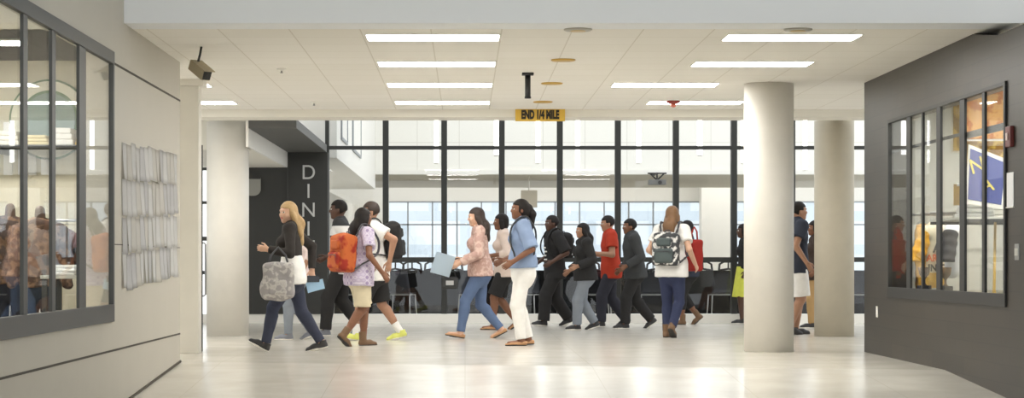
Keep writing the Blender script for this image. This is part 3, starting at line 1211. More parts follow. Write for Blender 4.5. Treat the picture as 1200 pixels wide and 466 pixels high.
struct('wall_far', M_WALLW, [(-9, wx(456, FY), FY, FY + 0.2, 0, 4.4), (wx(456, FY), 13, FY, FY + 0.2, wz(236, FY), 4.4), (wx(456, FY), 13, FY, FY + 0.2, 0, 0.35)], 'white far wall of the dining hall around its windows')
struct('ceiling_far', M_WALLW, [(-9, 13, 57.6, FY + 0.2, 4.2, 4.4)], 'raised ceiling strip by the far windows')
cl = thing('ceiling_light', 'long added cove light, unseen above the far dining windows', 'light', (0, 0, 0))  # added lamp out of view, brightens the wall over the far windows
boxes('diffuser', mat('added_cove_diffuser', rgb(255, 252, 244), 0.5, emit=(1, 0.97, 0.92, 1), estr=3.0), [(-3, 12, 59.4, 60.2, 4.16, 4.18)], cl)
boxes('frame', M_LFRAME, [(-3.1, 12.1, 59.3, 60.3, 4.18, 4.2)], cl)
fw = thing('window_3', 'row of tall thin framed windows at the far end of the dining hall', 'window')
fw['kind'] = 'structure'
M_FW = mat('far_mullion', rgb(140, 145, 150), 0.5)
px = 478.0
while px < 1180:
    x = wx(px, FY)
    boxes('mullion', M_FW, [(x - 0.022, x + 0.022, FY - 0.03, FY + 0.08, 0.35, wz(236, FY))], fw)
    px += 28.75
for py in (236.5, 263, 320):
    z = wz(py, FY)
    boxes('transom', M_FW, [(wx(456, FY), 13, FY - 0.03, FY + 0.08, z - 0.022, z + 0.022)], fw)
boxes('pane', M_GLASS, [(wx(456, FY), 13, FY + 0.03, FY + 0.04, 0.35, wz(236, FY))], fw)
struct('pier', M_WALLW, [(wx(822, 61), wx(860, 61), 61.0, 61.6, 0, 4.2)], 'white pier between the far windows')
# courtyard outside the far windows: pale building opposite
struct('exterior_ground', mat('courtyard_paving', rgb(200, 202, 200), 0.9), [(-30, 40, 62.3, 110, -0.2, -0.05)], 'pale courtyard outside the far windows')
struct('exterior_wall', brick_mat('courtyard_facade', rgb(236, 241, 246), rgb(228, 236, 243), rgb(214, 224, 233), 3.0, 1.6, 0.25, 'XZ', 0.8), [(-30, 40, 96, 97, -0.1, 4.3)], 'pale blue grey building across the courtyard')

# hanging tube lights in the tall space behind the glass
for px_, py_, D in ((511.5, 192, 41.2), (582, 183, 38.2), (630.5, 192, 41.2), (677, 200, 44.2), (748.5, 192, 41.2), (820, 183, 38.2), (871, 192, 41.2), (943.5, 200, 44.2)):
    x = wx(px_, D)
    t = thing('pendant_light', 'white hanging tube light', 'light', (x, D, 0), 0, 'hanging tube lights behind the glass screen')
    z = wz(py_, D)
    bm = bmesh.new()
    bm_lathe(bm, (0, 0, 0), [(0.045, z + 0.03), (0.048, z + 0.04), (0.048, 4.70)], 20)
    obj('tube', bm, M_TUBE, t)
    bm = bmesh.new()
    bm_lathe(bm, (0, 0, 0), [(0.05, z), (0.05, z + 0.03)], 20)
    obj('end_cap', bm, M_LFRAME, t)
    bm = bmesh.new()
    bm_lathe(bm, (0, 0, 0), [(0.008, 4.70), (0.008, 6.4)], 8)
    obj('cord', bm, M_LFRAME, t)

for i, (ya, yb) in enumerate(((34.7, 36.3), (38.2, 41.0))):
    t = thing('wall_frame', ['narrow grey framed panel high on the white bulkhead, nearer the glass screen', 'wider grey framed panel high on the white bulkhead, further from the glass screen'][i], 'frame')
    boxes('panel', M_WALLW, [(-2.14, -2.125, ya, yb, 3.16, 4.5)], t)
    boxes('edging', M_FW, [(-2.14, -2.11, ya - 0.05, ya, 3.11, 4.55), (-2.14, -2.11, yb, yb + 0.05, 3.11, 4.55), (-2.14, -2.11, ya, yb, 3.11, 3.16), (-2.14, -2.11, ya, yb, 4.5, 4.55)], t)

# projector hung below the balcony
t = thing('projector', 'dark ceiling projector hanging below the balcony wall', 'projector', (wx(770, 47), 47.0, 0))
z = wz(214, 47)
boxes('casing', mat('projector_grey', rgb(105, 105, 103), 0.5), [(-0.2, 0.2, -0.15, 0.15, z - 0.05, z + 0.07)], t, 0.015)
bm = bmesh.new()
bm_cyl(bm, (0.05, -0.15, z), (0.05, -0.2, z), 0.045)
obj('lens', bm, M_BLACK, t)
bm = bmesh.new()
for a, b in (((-0.17, 0, z + 0.22), (0, 0, z + 0.06)), ((0.17, 0, z + 0.22), (0, 0, z + 0.06)), ((-0.22, 0, z + 0.22), (0.22, 0, z + 0.22)), ((0, 0, z + 0.22), (0, 0, z + 0.06))):
    bm_cyl(bm, a, b, 0.018, seg=8)
obj('mount', bm, M_BLACK, t)
boxes('mount_plate', M_BLACK, [(-0.1, 0.1, 0.9, 1.1, 3.09, 3.13), (-0.02, 0.02, 0.0, 1.0, z + 0.2, z + 0.24), (-0.02, 0.02, 0.96, 1.0, z + 0.24, 3.1)], t)
# beige hanging board above the crowd
t = thing('hanging_board', 'beige boxed panel hanging from the balcony soffit', 'panel', (wx(620, 50), 50.0, 0))
boxes('board', mat('panel_beige', rgb(196, 184, 160), 0.7), [(-0.2, 0.2, -0.12, 0.12, wz(243, 50), wz(223, 50))], t, 0.01)
bm = bmesh.new()
bm_cyl(bm, (0, 0, wz(223, 50)), (0, 0, 3.13), 0.015, seg=8)
obj('hanger', bm, M_LFRAME, t)

# low dark partition and chairs inside the dining hall
struct('partition', M_PART, [(wx(390, 37), 13.0, 37.0, 37.12, 0, 0.85)], 'low dark partition inside the dining hall')


def make_chair():
    t = thing('dining_chair', 'dark moulded dining chair with steel legs seen through the glass', 'chair')
    bm = bmesh.new()
    n = 9
    rows = []
    prof = [(-0.22, 0.46), (-0.10, 0.445), (0.08, 0.445), (0.19, 0.46), (0.23, 0.52), (0.25, 0.62), (0.265, 0.74), (0.275, 0.84)]
    for y, z in prof:
        wdt = 0.22 if z < 0.6 else 0.21 - (z - 0.6) * 0.12
        rows.append([bm.verts.new((wdt * (2 * i / (n - 1) - 1), y - 0.03 * (2 * i / (n - 1) - 1) ** 2 * (1 if z > 0.5 else 0), z + 0.012 * (2 * i / (n - 1) - 1) ** 2)) for i in range(n)])
    fs = []
    for a, b in zip(rows, rows[1:]):
        for i in range(n - 1):
            f = bm.faces.new((a[i], a[i + 1], b[i + 1], b[i]))
            f.smooth = True
            fs.append(f)
    bmesh.ops.solidify(bm, geom=fs, thickness=0.014)
    obj('seat_shell', bm, M_NAVYBL, t)
    for sx in (-1, 1):
        bm = bmesh.new()
        bm_tube(bm, [(sx * 0.2, -0.19, 0.44), (sx * 0.215, -0.21, 0.2), (sx * 0.23, -0.235, 0.0)], 0.011, 8)
        obj('leg', bm, M_SILVER, t)
        bm = bmesh.new()
        bm_tube(bm, [(sx * 0.2, 0.17, 0.44), (sx * 0.215, 0.2, 0.2), (sx * 0.23, 0.24, 0.0)], 0.011, 8)
        obj('leg', bm, M_SILVER, t)
    bm = bmesh.new()
    bm_tube(bm, [(-0.2, -0.19, 0.432), (-0.2, 0.17, 0.432), (0.2, 0.17, 0.432), (0.2, -0.19, 0.432), (-0.2, -0.19, 0.432)], 0.01, 8)
    obj('seat_frame', bm, M_SILVER, t)
    return t


ch0 = make_chair()
spots = [(318, 'behind the dining wall side'), (400, ''), (470, ''), (555, ''), (612, ''), (700, ''), (765, ''), (848, ''), (905, ''), (1005, '')]
desc = ['nearest the dining sign of those behind the glass', 'behind the boy in black shorts', 'behind the girl with the white folder', 'behind the denim shirt', 'behind the red shirt', 'behind the long haired girl with red bag', 'beside the lime skirt', 'behind the two columns', 'beyond the shaded column']
for i, (pxc, ds_) in enumerate(zip((403, 470, 553, 616, 700, 765, 846, 905, 1004), desc)):
    c = ch0 if i == 0 else copy_tree(ch0)
    c.location = (wx(pxc, 35.3), 35.3, 0)
    c.rotation_euler = (0, 0, random.uniform(-0.35, 0.35) + (PI if i % 3 == 1 else 0))
    c['label'] = 'dark dining chair with steel legs, ' + ds_
    c['group'] = 'dining chairs behind the glass'


def make_stool():
    t = thing('bar_stool', 'tall black stool with looped backrest standing beyond the low partition', 'stool', group='black stools beyond the partition')
    bm = bmesh.new()
    bm_lathe(bm, (0, 0, 0), [(0.17, 0.64), (0.19, 0.66), (0.185, 0.69), (0.16, 0.70)], 20)
    obj('seat', bm, M_BLACK, t)
    for sx, sy in ((1, 1), (1, -1), (-1, 1), (-1, -1)):
        bm = bmesh.new()
        bm_tube(bm, [(sx * 0.11, sy * 0.11, 0.65), (sx * 0.17, sy * 0.17, 0.0)], 0.013, 8)
        obj('leg', bm, M_BLACK, t)
    bm = bmesh.new()
    bm_tube(bm, [(-0.17, 0.14, 0.66), (-0.185, 0.18, 0.82), (-0.17, 0.2, 0.96), (-0.09, 0.21, 1.01), (0.09, 0.21, 1.01), (0.17, 0.2, 0.96), (0.185, 0.18, 0.82), (0.17, 0.14, 0.66)], 0.022, 8)
    bm_tube(bm, [(-0.18, 0.18, 0.84), (0, 0.2, 0.87), (0.18, 0.18, 0.84)], 0.02, 8)
    bm_tube(bm, [(0, 0.2, 0.87), (0, 0.215, 1.0)], 0.016, 8)
    obj('backrest', bm, M_BLACK, t)
    return t


st0 = make_stool()
xs_ = [wx(p, 39.5) for p in (405, 432, 459, 484, 509, 536, 563, 590, 690, 716, 743, 770, 798, 826, 853, 880)]
for i, x in enumerate(xs_):
    s_ = st0 if i == 0 else copy_tree(st0)
    s_.location = (x, 39.5 + random.uniform(-0.2, 0.2), 0)
    s_.rotation_euler = (0, 0, random.uniform(-0.4, 0.4))
# ------------------------------------------------------------------ ceiling fittings
def troffer(pxc, D, label, xabs=None):
    x = xabs if xabs is not None else wx(pxc, D)
    t = thing('ceiling_light', label, 'light', (x, D, 3.0), 0, 'strip lights in the tiled ceiling')
    w, h = 0.6, 0.25
    boxes('frame', M_LFRAME, [(-w, w, -h, -h + 0.015, -0.008, 0), (-w, w, h - 0.015, h, -0.008, 0), (-w, -w + 0.015, -h + 0.015, h - 0.015, -0.008, 0), (w - 0.015, w, -h + 0.015, h - 0.015, -0.008, 0)], t)
    boxes('diffuser', M_EMIT, [(-w + 0.015, w - 0.015, -h + 0.015, h - 0.015, -0.005, 0)], t)
    return t


rows_ = [(17.91, 'nearest the beam'), (20.3, 'second from the beam'), (22.7, 'third from the beam'), (25.24, 'fourth from the beam')]
for D, ds_ in rows_:
    troffer(0, D, 'strip light in the middle ceiling column, ' + ds_, -0.285)
troffer(0, 17.91, 'strip light before the round column, nearest the beam', 2.9)
troffer(0, 20.3, 'strip light before the round column, second from the beam', 2.89)
troffer(0, 22.7, 'strip light set one tile inward beside the round column', 2.25)
troffer(0, 25.24, 'strip light with its end hidden by the round column', 2.88)
troffer(0, 22.7, 'strip light mostly hidden behind the square post and camera', -3.47)
troffer(0, 25.24, 'strip light just beyond the square post', -3.47)

for D, ds_, m in ((17.3, 'unlit grey recessed downlight nearest the beam', M_LFRAME), (19.9, 'gold recessed downlight, first of three in a line', M_GOLD), (22.5, 'gold recessed downlight, middle of three in a line', M_GOLD), (25.1, 'gold recessed downlight just above the yellow sign', M_GOLD)):
    t = thing('downlight', ds_, 'light', (0.97, D, 3.0), 0, 'round downlights in the ceiling')
    bm = bmesh.new()
    bm_lathe(bm, (0, 0, 0), [(0.07, -0.016), (0.11, -0.015), (0.122, -0.008), (0.122, 0)], 28)
    obj('trim_ring', bm, m if m is M_GOLD else mat('downlight_grey', rgb(176, 172, 160), 0.4), t)
    bm = bmesh.new()
    bm_lathe(bm, (0, 0, 0), [(0.065, -0.02), (0.068, -0.015)], 24)
    obj('lens', bm, mat('downlight_lens', rgb(200, 170, 100), 0.3), t)
t = thing('downlight', 'grey recessed downlight above the dark wall side strip light', 'light', (2.86, 17.3, 3.0), 0, 'round downlights in the ceiling')
bm = bmesh.new()
bm_lathe(bm, (0, 0, 0), [(0.07, -0.016), (0.11, -0.015), (0.122, -0.008), (0.122, 0)], 28)
obj('trim_ring', bm, mat('downlight_grey', rgb(176, 172, 160), 0.4), t)
bm = bmesh.new()
bm_lathe(bm, (0, 0, 0), [(0.065, -0.02), (0.068, -0.015)], 24)
obj('lens', bm, mat('downlight_lens', rgb(200, 170, 100), 0.3), t)
for (px_, py_, ds_) in ((330, 80, 'small pale ceiling sprinkler nearer the square post'), (368, 119, 'small pale ceiling sprinkler near the cream beam')):
    D = FPX * 2 / (CY - py_)
    t = thing('sprinkler', ds_, 'sprinkler', (wx(px_, D), D, 3.0))
    bm = bmesh.new()
    bm_lathe(bm, (0, 0, 0), [(0.02, -0.025), (0.045, -0.02), (0.05, -0.004), (0.05, 0)], 20)
    obj('plate', bm, M_LFRAME, t)
    bm = bmesh.new()
    bm_lathe(bm, (0, 0, 0), [(0.014, -0.05), (0.016, -0.045), (0.008, -0.04), (0.008, -0.025)], 14)
    obj('head', bm, M_SILVER, t)
# red alarm on the ceiling
D = 25.0
t = thing('alarm_strobe', 'small red round alarm under the ceiling before the last strip light', 'alarm', (wx(789, D), D, 3.0))
bm = bmesh.new()
bm_lathe(bm, (0, 0, 0), [(0.05, -0.035), (0.085, -0.02), (0.085, 0)], 24)
obj('base', bm, M_RED, t)
bm = bmesh.new()
bm_lathe(bm, (0, 0, 0), [(0.015, -0.08), (0.03, -0.07), (0.035, -0.035)], 16)
obj('lens', bm, mat('strobe_pink', rgb(225, 130, 110), 0.3), t)
# black T shaped bracket
D = 21.3
t = thing('ceiling_bracket', 'black T shaped pole bracket hanging from the ceiling', 'bracket', (wx(618.5, D), D, 3.0))
boxes('plate', M_BLACK, [(-0.062, 0.062, -0.062, 0.062, -0.025, 0)], t, 0.006)
bm = bmesh.new()
bm_lathe(bm, (0, 0, 0), [(0.026, -0.265), (0.03, -0.255), (0.03, -0.025)], 20)
obj('pole', bm, M_BLACK, t)
bm = bmesh.new()
bm_lathe(bm, (0, 0, 0), [(0.034, -0.27), (0.034, -0.25)], 20)
obj('end_cap', bm, M_BLACK, t)
# yellow hanging sign
D = 26.36
t = thing('hanging_sign', 'small yellow sign reading END 1/4 MILE on the cream beam', 'sign', (wx(633, D), D, 0))
z0, z1 = wz(142, D), wz(127.5, D)
boxes('board', M_YEL, [(-0.325, 0.325, -0.008, 0.008, z0, z1)], t)
text_mesh('lettering', 'END 1/4 MILE', 0.15, M_INK, (0, -0.011, (z0 + z1) / 2), (PI / 2, 0, 0), t, 0.003, 0.56, 0.009)
boxes('hanger', M_LFRAME, [(-0.27, -0.26, -0.003, 0.003, z1, 3.0), (0.26, 0.27, -0.003, 0.003, z1, 3.0)], t)
# security camera
D = 18.7
t = thing('security_camera', 'beige box security camera on a thin stalk above the square post', 'camera', (wx(236, D), D, 0))
bm = bmesh.new()
bm_tube(bm, [(0, 0, 3.0), (-0.012, 0, 2.93), (-0.03, 0, wz(72, D))], 0.011, 10)
obj('stalk', bm, M_FRAME, t)
bm = bmesh.new()
bm_box(bm, -0.05, 0.05, -0.13, 0.13, -0.05, 0.05, 0.012)
M = Matrix.Translation((-0.012, 0, wz(82, D))) @ Euler((math.radians(28), 0, math.radians(40)), 'XYZ').to_matrix().to_4x4()
bm.transform(M)
obj('housing', bm, mat('camera_beige', rgb(176, 164, 138), 0.5), t)
bm = bmesh.new()
bm_box(bm, -0.06, 0.06, -0.16, 0.1, 0.05, 0.058, 0.003)
bm.transform(M)
obj('sunshield', bm, mat('camera_beige', rgb(176, 164, 138), 0.5), t)
bm = bmesh.new()
bm_box(bm, -0.042, 0.042, -0.135, -0.13, -0.04, 0.04, 0.002)
bm_cyl(bm, (0, -0.13, 0), (0, -0.142, 0), 0.026)
bm.transform(M)
obj('lens', bm, M_BLACK, t)

# ------------------------------------------------------------------ shop window in the beige wall
def case_frame(name, label, X, sgn, y0, y1, z0, z1, mull, bot, top, m_frame, glass, rail=None, door=()):
    """dark frame, panes and sliding sashes; sgn = +1 if the corridor lies towards +x"""
    t = thing(name, label, 'window')
    t['kind'] = 'structure'
    p = 0.02
    a, b = (X - 0.02, X + p) if sgn > 0 else (X - p, X + 0.02)
    boxes('frame', m_frame, [(a, b, y0, y1, z0, z0 + bot), (a, b, y0, y1, z1 - top, z1), (a, b, y0, y0 + 0.05, z0 + bot, z1 - top), (a, b, y1 - 0.06, y1, z0 + bot, z1 - top)], t, 0.004)
    ys = [y0 + 0.05]
    for (y, hw) in mull:
        c, d = (X - 0.012, X + 0.012) if sgn > 0 else (X - 0.012, X + 0.012)
        boxes('mullion', m_frame, [(c, d, y - hw, y + hw, z0 + bot, z1 - top)], t, 0.003)
        ys += [y - hw, y + hw]
    ys.append(y1 - 0.06)
    for i in range(0, len(ys), 2):
        g = X - sgn * 0.004
        boxes('pane', glass, [(g - 0.004, g + 0.004, ys[i], ys[i + 1], z0 + bot, z1 - top)], t)
    return t


case_frame('window_4', 'dark grey framed shop window in the beige wall', XL, 1, WY0, WY1, WZ0, WZ1, [(11.9, 0.06), (13.03, 0.065), (13.93, 0.06), (14.98, 0.13)], 0.14, 0.10, M_FRAME, M_CASEGL)
# the room behind it
struct('wall_store_end', M_CREAM, [(-7.0, XL - 0.22, 20.0, 20.16, -0.2, 3.1)], 'cream end wall of the school shop')
struct('wall_store_back', M_CREAM, [(-7.1, -7.0, 6.0, 20.16, -0.2, 3.1)], 'cream back wall of the school shop')
struct('floor_store', mat('store_floor', rgb(170, 165, 150), 0.6), [(-7.0, XL - 0.22, 6.0, 20.0, -0.2, 0.0)], 'floor of the school shop')
struct('ceiling_store', M_WALLW, [(-7.0, XL - 0.22, 6.0, 20.0, 3.0, 3.1)], 'ceiling of the school shop')
for y in (9.5, 12.5, 15.5, 18.2):  # added lamps that brighten the shop interior
    t = thing('ceiling_light', 'added strip light inside the school shop, ' + {9.5: 'nearest the viewer', 12.5: 'second from the viewer', 15.5: 'third from the viewer', 18.2: 'over the mannequins'}[y], 'light', (-4.6, y, 3.0))
    boxes('frame', M_LFRAME, [(-0.62, 0.62, -0.15, 0.15, -0.02, 0)], t)
    boxes('diffuser', mat('store_fill_diffuser', rgb(255, 252, 244), 0.5, emit=(1, 0.96, 0.88, 1), estr=45.0), [(-0.6, 0.6, -0.13, 0.13, -0.03, -0.02)], t)
D = 19.95
# round crest
t = thing('wall_crest', 'large pale green round crest with lettering on the shop wall', 'sign', (wx(58, D), D, wz(140, D)))
for nm, r0, r1, y0, m in (('backing', 0.0, 0.40, 0.0, mat('crest_green', rgb(96, 130, 98), 0.6)), ('ring', 0.29, 0.38, -0.012, mat('crest_cream', rgb(228, 226, 210), 0.6)), ('centre', 0.0, 0.26, -0.012, mat('crest_grey', rgb(128, 150, 146), 0.6))):
    bm = bmesh.new()
    seg = 48
    a = [bm.verts.new((r1 * math.cos(2 * PI * i / seg), y0, r1 * math.sin(2 * PI * i / seg))) for i in range(seg)]
    if r0 > 0:
        b = [bm.verts.new((r0 * math.cos(2 * PI * i / seg), y0, r0 * math.sin(2 * PI * i / seg))) for i in range(seg)]
        fs = [bm.faces.new((a[i], a[(i + 1) % seg], b[(i + 1) % seg], b[i])) for i in range(seg)]
    else:
        fs = [bm.faces.new(a)]
    ex = bmesh.ops.extrude_face_region(bm, geom=fs)
    bmesh.ops.translate(bm, verts=[g for g in ex['geom'] if isinstance(g, bmesh.types.BMVert)], vec=(0, 0.014, 0))
    obj(nm, bm, m, t)
text_mesh('lettering', 'ZZZ', 0.15, mat('crest_ink', rgb(236, 236, 226), 0.6), (0.17, -0.02, -0.19), (PI / 2, -0.25, 0), t, 0.004)
# banners / white panels under the crest
for i, (p0, p1) in enumerate(((4, 14), (21, 28), (33, 42), (48, 57))):
    t = tag(boxes('wall_banner', M_PAPER, [(wx(p0, D), wx(p1, D), D, D + 0.03, wz(205, D), wz(143, D))], None, 0.003),
            'narrow white hanging banner under the crest, ' + ['outermost', 'second from the far side', 'third from the far side', 'nearest the bright sash'][i], 'banner', 'white banners under the crest')
# shelf with folded clothing on the end wall
t = thing('wall_shelf', 'long dark shelf on the shop end wall', 'shelf', (0, 0, 0))
boxes('board', M_FRAME, [(wx(-40, D), wx(128, D), 19.55, 19.98, wz(173, 19.6), wz(170, 19.6))], t)
for x in (wx(10, D), wx(112, D)):
    boxes('bracket', M_FRAME, [(x - 0.015, x + 0.015, 19.6, 19.98, wz(180, 19.6), wz(173, 19.6))], t)
for i, (px_, w_, h_, c_, ds_) in enumerate(((12, 0.12, 0.14, (240, 236, 225), 'white'), (45, 0.13, 0.1, (228, 214, 170), 'cream'), (75, 0.12, 0.17, (242, 240, 236), 'bright white'), (103, 0.1, 0.1, (222, 190, 110), 'gold'))):
    x = wx(px_, 19.75)
    z = wz(170, 19.6)
    bm = bmesh.new()
    for k in range(3):
        bm_box(bm, -w_ + 0.01 * k, w_ - 0.012 * k, -0.15, 0.15, h_ * k / 3 + 0.002, h_ * (k + 1) / 3, 0.014)
    o = obj('folded_shirt', bm, mat('folded_%d' % i, rgb(*c_), 0.9, bump=0.3, bscale=30))
    o.location = (x, 19.74, z)
    tag(o, ds_ + ' folded shirts on the dark shop shelf', 'clothes', 'folded clothes on the shop shelf')


def hanging_garment(name, label, loc, w, h, m_body, m_sleeve, rz=0.0, cat='jacket', text=None, hanger=True, long_sleeve=True, depth=0.09, group=None):
    """a jacket or jersey on a hanger: body with shoulders, collar, two sleeves"""
    t = thing(name, label, cat, loc, rz, group)
    R = [V3(1, 0, 0), V3(0, 1, 0), V3(0, 0, 1)]
    pr = [cone((0, 0, -0.07), (0, 0, -h + 0.1), w * 0.9, w * 0.98, V3(0, 1, 0), depth / w, 0.04, [(V3(0, 0, -h), V3(0, 0, -1))]),
          cone((-w * 0.78, 0, -0.09), (w * 0.78, 0, -0.09), 0.07, 0.07, None, 1, 0.06), cone((0, 0, -0.03), (-w * 0.8, 0, -0.1), 0.05, 0.05, None, 1, 0.05), cone((0, 0, -0.03), (w * 0.8, 0, -0.1), 0.05, 0.05, None, 1, 0.05)]
    fold = lambda G, X, Y, Z: G + 0.007 * np.sin(46 * X + 2 * np.sin(7 * Z)) * np.clip(-Z / h, 0, 1)
    sdf_obj('body', pr, m_body, t, 0.012, fold)
    for s_ in (1, -1):
        L_ = 0.56 if long_sleeve else 0.26
        e = V3(s_ * (w + 0.1), 0.0, -0.12 - L_)
        sdf_obj('sleeve', [cone((s_ * w * 0.85, 0, -0.1), e, 0.075, 0.055 if long_sleeve else 0.08, None, 1, 0.03, [(e, V3(s_ * 0.1, 0, -1))])], m_sleeve, t, 0.012, lambda G, X, Y, Z: G + 0.005 * np.sin(60 * Z + 20 * X))
    bm = bmesh.new()
    bm_tube(bm, [(0.06 * math.cos(a), 0.05 * math.sin(a), -0.005 + 0.012 * math.sin(a)) for a in [2 * PI * i / 16 for i in range(17)]], 0.016, 8)
    obj('collar', bm, m_sleeve, t)
    if hanger:
        bm = bmesh.new()
        bm_tube(bm, [(0, 0, -0.02), (0, 0, 0.05), (0.015, 0, 0.08), (0.03, 0, 0.09), (0.04, 0, 0.075)], 0.005, 6)
        obj('hook', bm, M_SILVER, t)
    return t


M_TAN = pattern_mat('jacket_brown_pattern', 'blotch', [rgb(84, 58, 42), rgb(116, 88, 66), rgb(62, 46, 38)], 14)
M_DNAVY = mat('garment_navy', rgb(36, 38, 48), 0.9, bump=0.3, bscale=40)
M_JEAN = mat('garment_jean', rgb(46, 54, 66), 0.9, bump=0.3, bscale=60)


def mannequin(px_, D, label, m_top, m_leg, z_top):
    t = thing('mannequin', label, 'mannequin', (wx(px_, D), D, 0), 0, 'dressed mannequins in the shop window')
    R = [V3(1, 0, 0), V3(0, 1, 0), V3(0, 0, 1)]
    s_ = z_top / 1.5
    mm = mat('mannequin_dark', rgb(96, 74, 62), 0.5)
    sdf_obj('form', [cone((0, 0, 1.36 * s_), (0, 0, 1.5 * s_), 0.055, 0.045), cone((-0.14, 0, 1.33 * s_), (0.14, 0, 1.33 * s_), 0.05, 0.05), cone((0, 0, 1.3 * s_), (0, 0, 0.9 * s_), 0.12, 0.11, V3(0, 1, 0), 0.7)], mm, t, 0.012)
    sdf_obj('jacket', [cone((0, 0, 1.27 * s_), (0, 0, 0.82 * s_), 0.17, 0.18, V3(0, 1, 0), 0.72, 0.05, [(V3(0, 0, 0.8 * s_), V3(0, 0, -1))]),
                       cone((-0.16, 0, 1.33 * s_), (0.16, 0, 1.33 * s_), 0.065, 0.065, None, 1, 0.05),
                       cone((0.19, 0, 1.32 * s_), (0.25, -0.02, 0.83 * s_), 0.062, 0.05, None, 1, 0.02), cone((-0.19, 0, 1.32 * s_), (-0.25, -0.02, 0.83 * s_), 0.062, 0.05, None, 1, 0.02)], m_top, t, 0.012,
            lambda G, X, Y, Z: G + 0.006 * np.sin(40 * Z + 18 * X))
    sdf_obj('trousers', [cone((0, 0, 0.85 * s_), (0, 0, 0.78 * s_), 0.155, 0.155, V3(0, 1, 0), 0.7, 0.04), cone((0.075, 0, 0.76 * s_), (0.09, 0, 0.42 * s_), 0.085, 0.065, None, 1, 0.02), cone((0.09, 0, 0.42 * s_), (0.095, 0, 0.06), 0.065, 0.055, None, 1, 0.02),
                         cone((-0.075, 0, 0.76 * s_), (-0.09, 0, 0.42 * s_), 0.085, 0.065, None, 1, 0.02), cone((-0.09, 0, 0.42 * s_), (-0.095, 0, 0.06), 0.065, 0.055, None, 1, 0.02)], m_leg, t, 0.012)
    bm = bmesh.new()
    bm_lathe(bm, (0, 0, 0), [(0.2, 0.0), (0.2, 0.012), (0.17, 0.02)], 28)
    bm_cyl(bm, (0, 0.0, 0.02), (0, 0.0, 0.8 * s_), 0.014, seg=10)
    obj('base', bm, M_SILVER, t)
    return t


mannequin(12, 18.6, 'mannequin in brown patterned jacket and dark trousers, furthest into the shop', M_TAN, M_DNAVY, 1.5)
mannequin(47, 18.0, 'mannequin in brown patterned jacket and jeans beside the window sash', pattern_mat('jacket_tan_pattern', 'blotch', [rgb(112, 84, 66), rgb(140, 110, 86), rgb(84, 62, 50)], 16), M_JEAN, 1.46)
# clothes rail with a navy jacket, small table
D = 18.4
t = thing('clothes_rail', 'slim steel clothes rail holding a navy jacket in the shop', 'rail', (wx(74, D), D, 0))
zt = wz(262, D)
bm = bmesh.new()
bm_tube(bm, [(-0.3, 0, 0.0), (-0.3, 0, zt), (-0.27, 0, zt + 0.03), (0.27, 0, zt + 0.03), (0.3, 0, zt), (0.3, 0, 0.0)], 0.012, 8)
obj('frame', bm, M_SILVER, t)
for x in (-0.3, 0.3):
    boxes('foot', M_SILVER, [(x - 0.015, x + 0.015, -0.2, 0.2, 0, 0.025)], t)
hanging_garment('jacket', 'navy and russet jacket hanging on the shop rail', (wx(75, D), D, zt - 0.085), 0.13, 0.42, mat('jacket_russet', rgb(112, 70, 58), 0.9), M_DNAVY, 0.2, 'jacket', depth=0.08)
D = 17.4
t = thing('display_table', 'low grey display table under the hanging navy jacket', 'table', (wx(76, D), D, 0))
zt = wz(322, D)
boxes('table_top', mat('table_grey', rgb(196, 196, 188), 0.5), [(-0.14, 0.3, -0.35, 0.35, zt - 0.03, zt)], t, 0.005)
for x in (-0.11, 0.27):
    for y in (-0.31, 0.31):
        boxes('leg', M_FRAME, [(x - 0.02, x + 0.02, y - 0.02, y + 0.02, 0, zt - 0.03)], t)
boxes('lower_shelf', M_FRAME, [(-0.12, 0.28, -0.32, 0.32, 0.55, 0.58)], t)
bm = bmesh.new()
for k in range(3):
    bm_box(bm, -0.1, 0.1, -0.14, 0.14, 0.03 * k, 0.03 * k + 0.028, 0.012)
o = obj('folded_shirt', bm, M_PAPER)
o.location = (wx(78, D), D, zt)
tag(o, 'white folded shirts on the low grey display table', 'clothes')

# papers taped to the beige wall, in four rows
nc = 14
for r in range(4):
    for c in range(nc):
        w_, h_ = 0.222, 0.303
        y0 = 16.74 + c * 0.2265 + random.uniform(-0.004, 0.004)
        ztop = 1.985 + 0.09 * c / (nc - 1) - r * 0.305 + random.uniform(-0.02, 0.02)
        bm = bmesh.new()
        nu, nv = 6, 7
        cu = random.uniform(0.002, 0.014)
        side = random.choice((0, 1, 1))
        grid = []
        for j in range(nv):
            v_ = j / (nv - 1)
            row = []
            for i in range(nu):
                u_ = i / (nu - 1)
                k = u_ if side else 1 - u_
                dx = 0.004 + cu * v_ ** 1.6 * (0.35 + 0.65 * k) + 0.01 * k * k * v_ + 0.006 * math.sin(3 * u_ + r + c) * v_ * 0.5
                row.append(bm.verts.new((XL + 0.001 + max(dx, 0.003), y0 + u_ * w_, ztop - v_ * h_)))
            grid.append(row)
        fs = []
        for j in range(nv - 1):
            for i in range(nu - 1):
                f = bm.faces.new((grid[j][i], grid[j][i + 1], grid[j + 1][i + 1], grid[j + 1][i]))
                f.smooth = True
                fs.append(f)
        bmesh.ops.solidify(bm, geom=fs, thickness=0.0008)
        sh = random.choice((0, 0, 1, 2))
        o = obj('hanging_paper', bm, [M_PAPER, mat('paper_grey', rgb(234, 234, 236), 0.8), mat('paper_warm', rgb(242, 240, 236), 0.8)][sh])
        tag(o, 'white paper sheet taped to the beige wall in the ' + ['topmost', 'second', 'third', 'lowest'][r] + ' row of the grid', 'paper', 'paper sheets, ' + ['topmost', 'second', 'third', 'lowest'][r] + ' row')

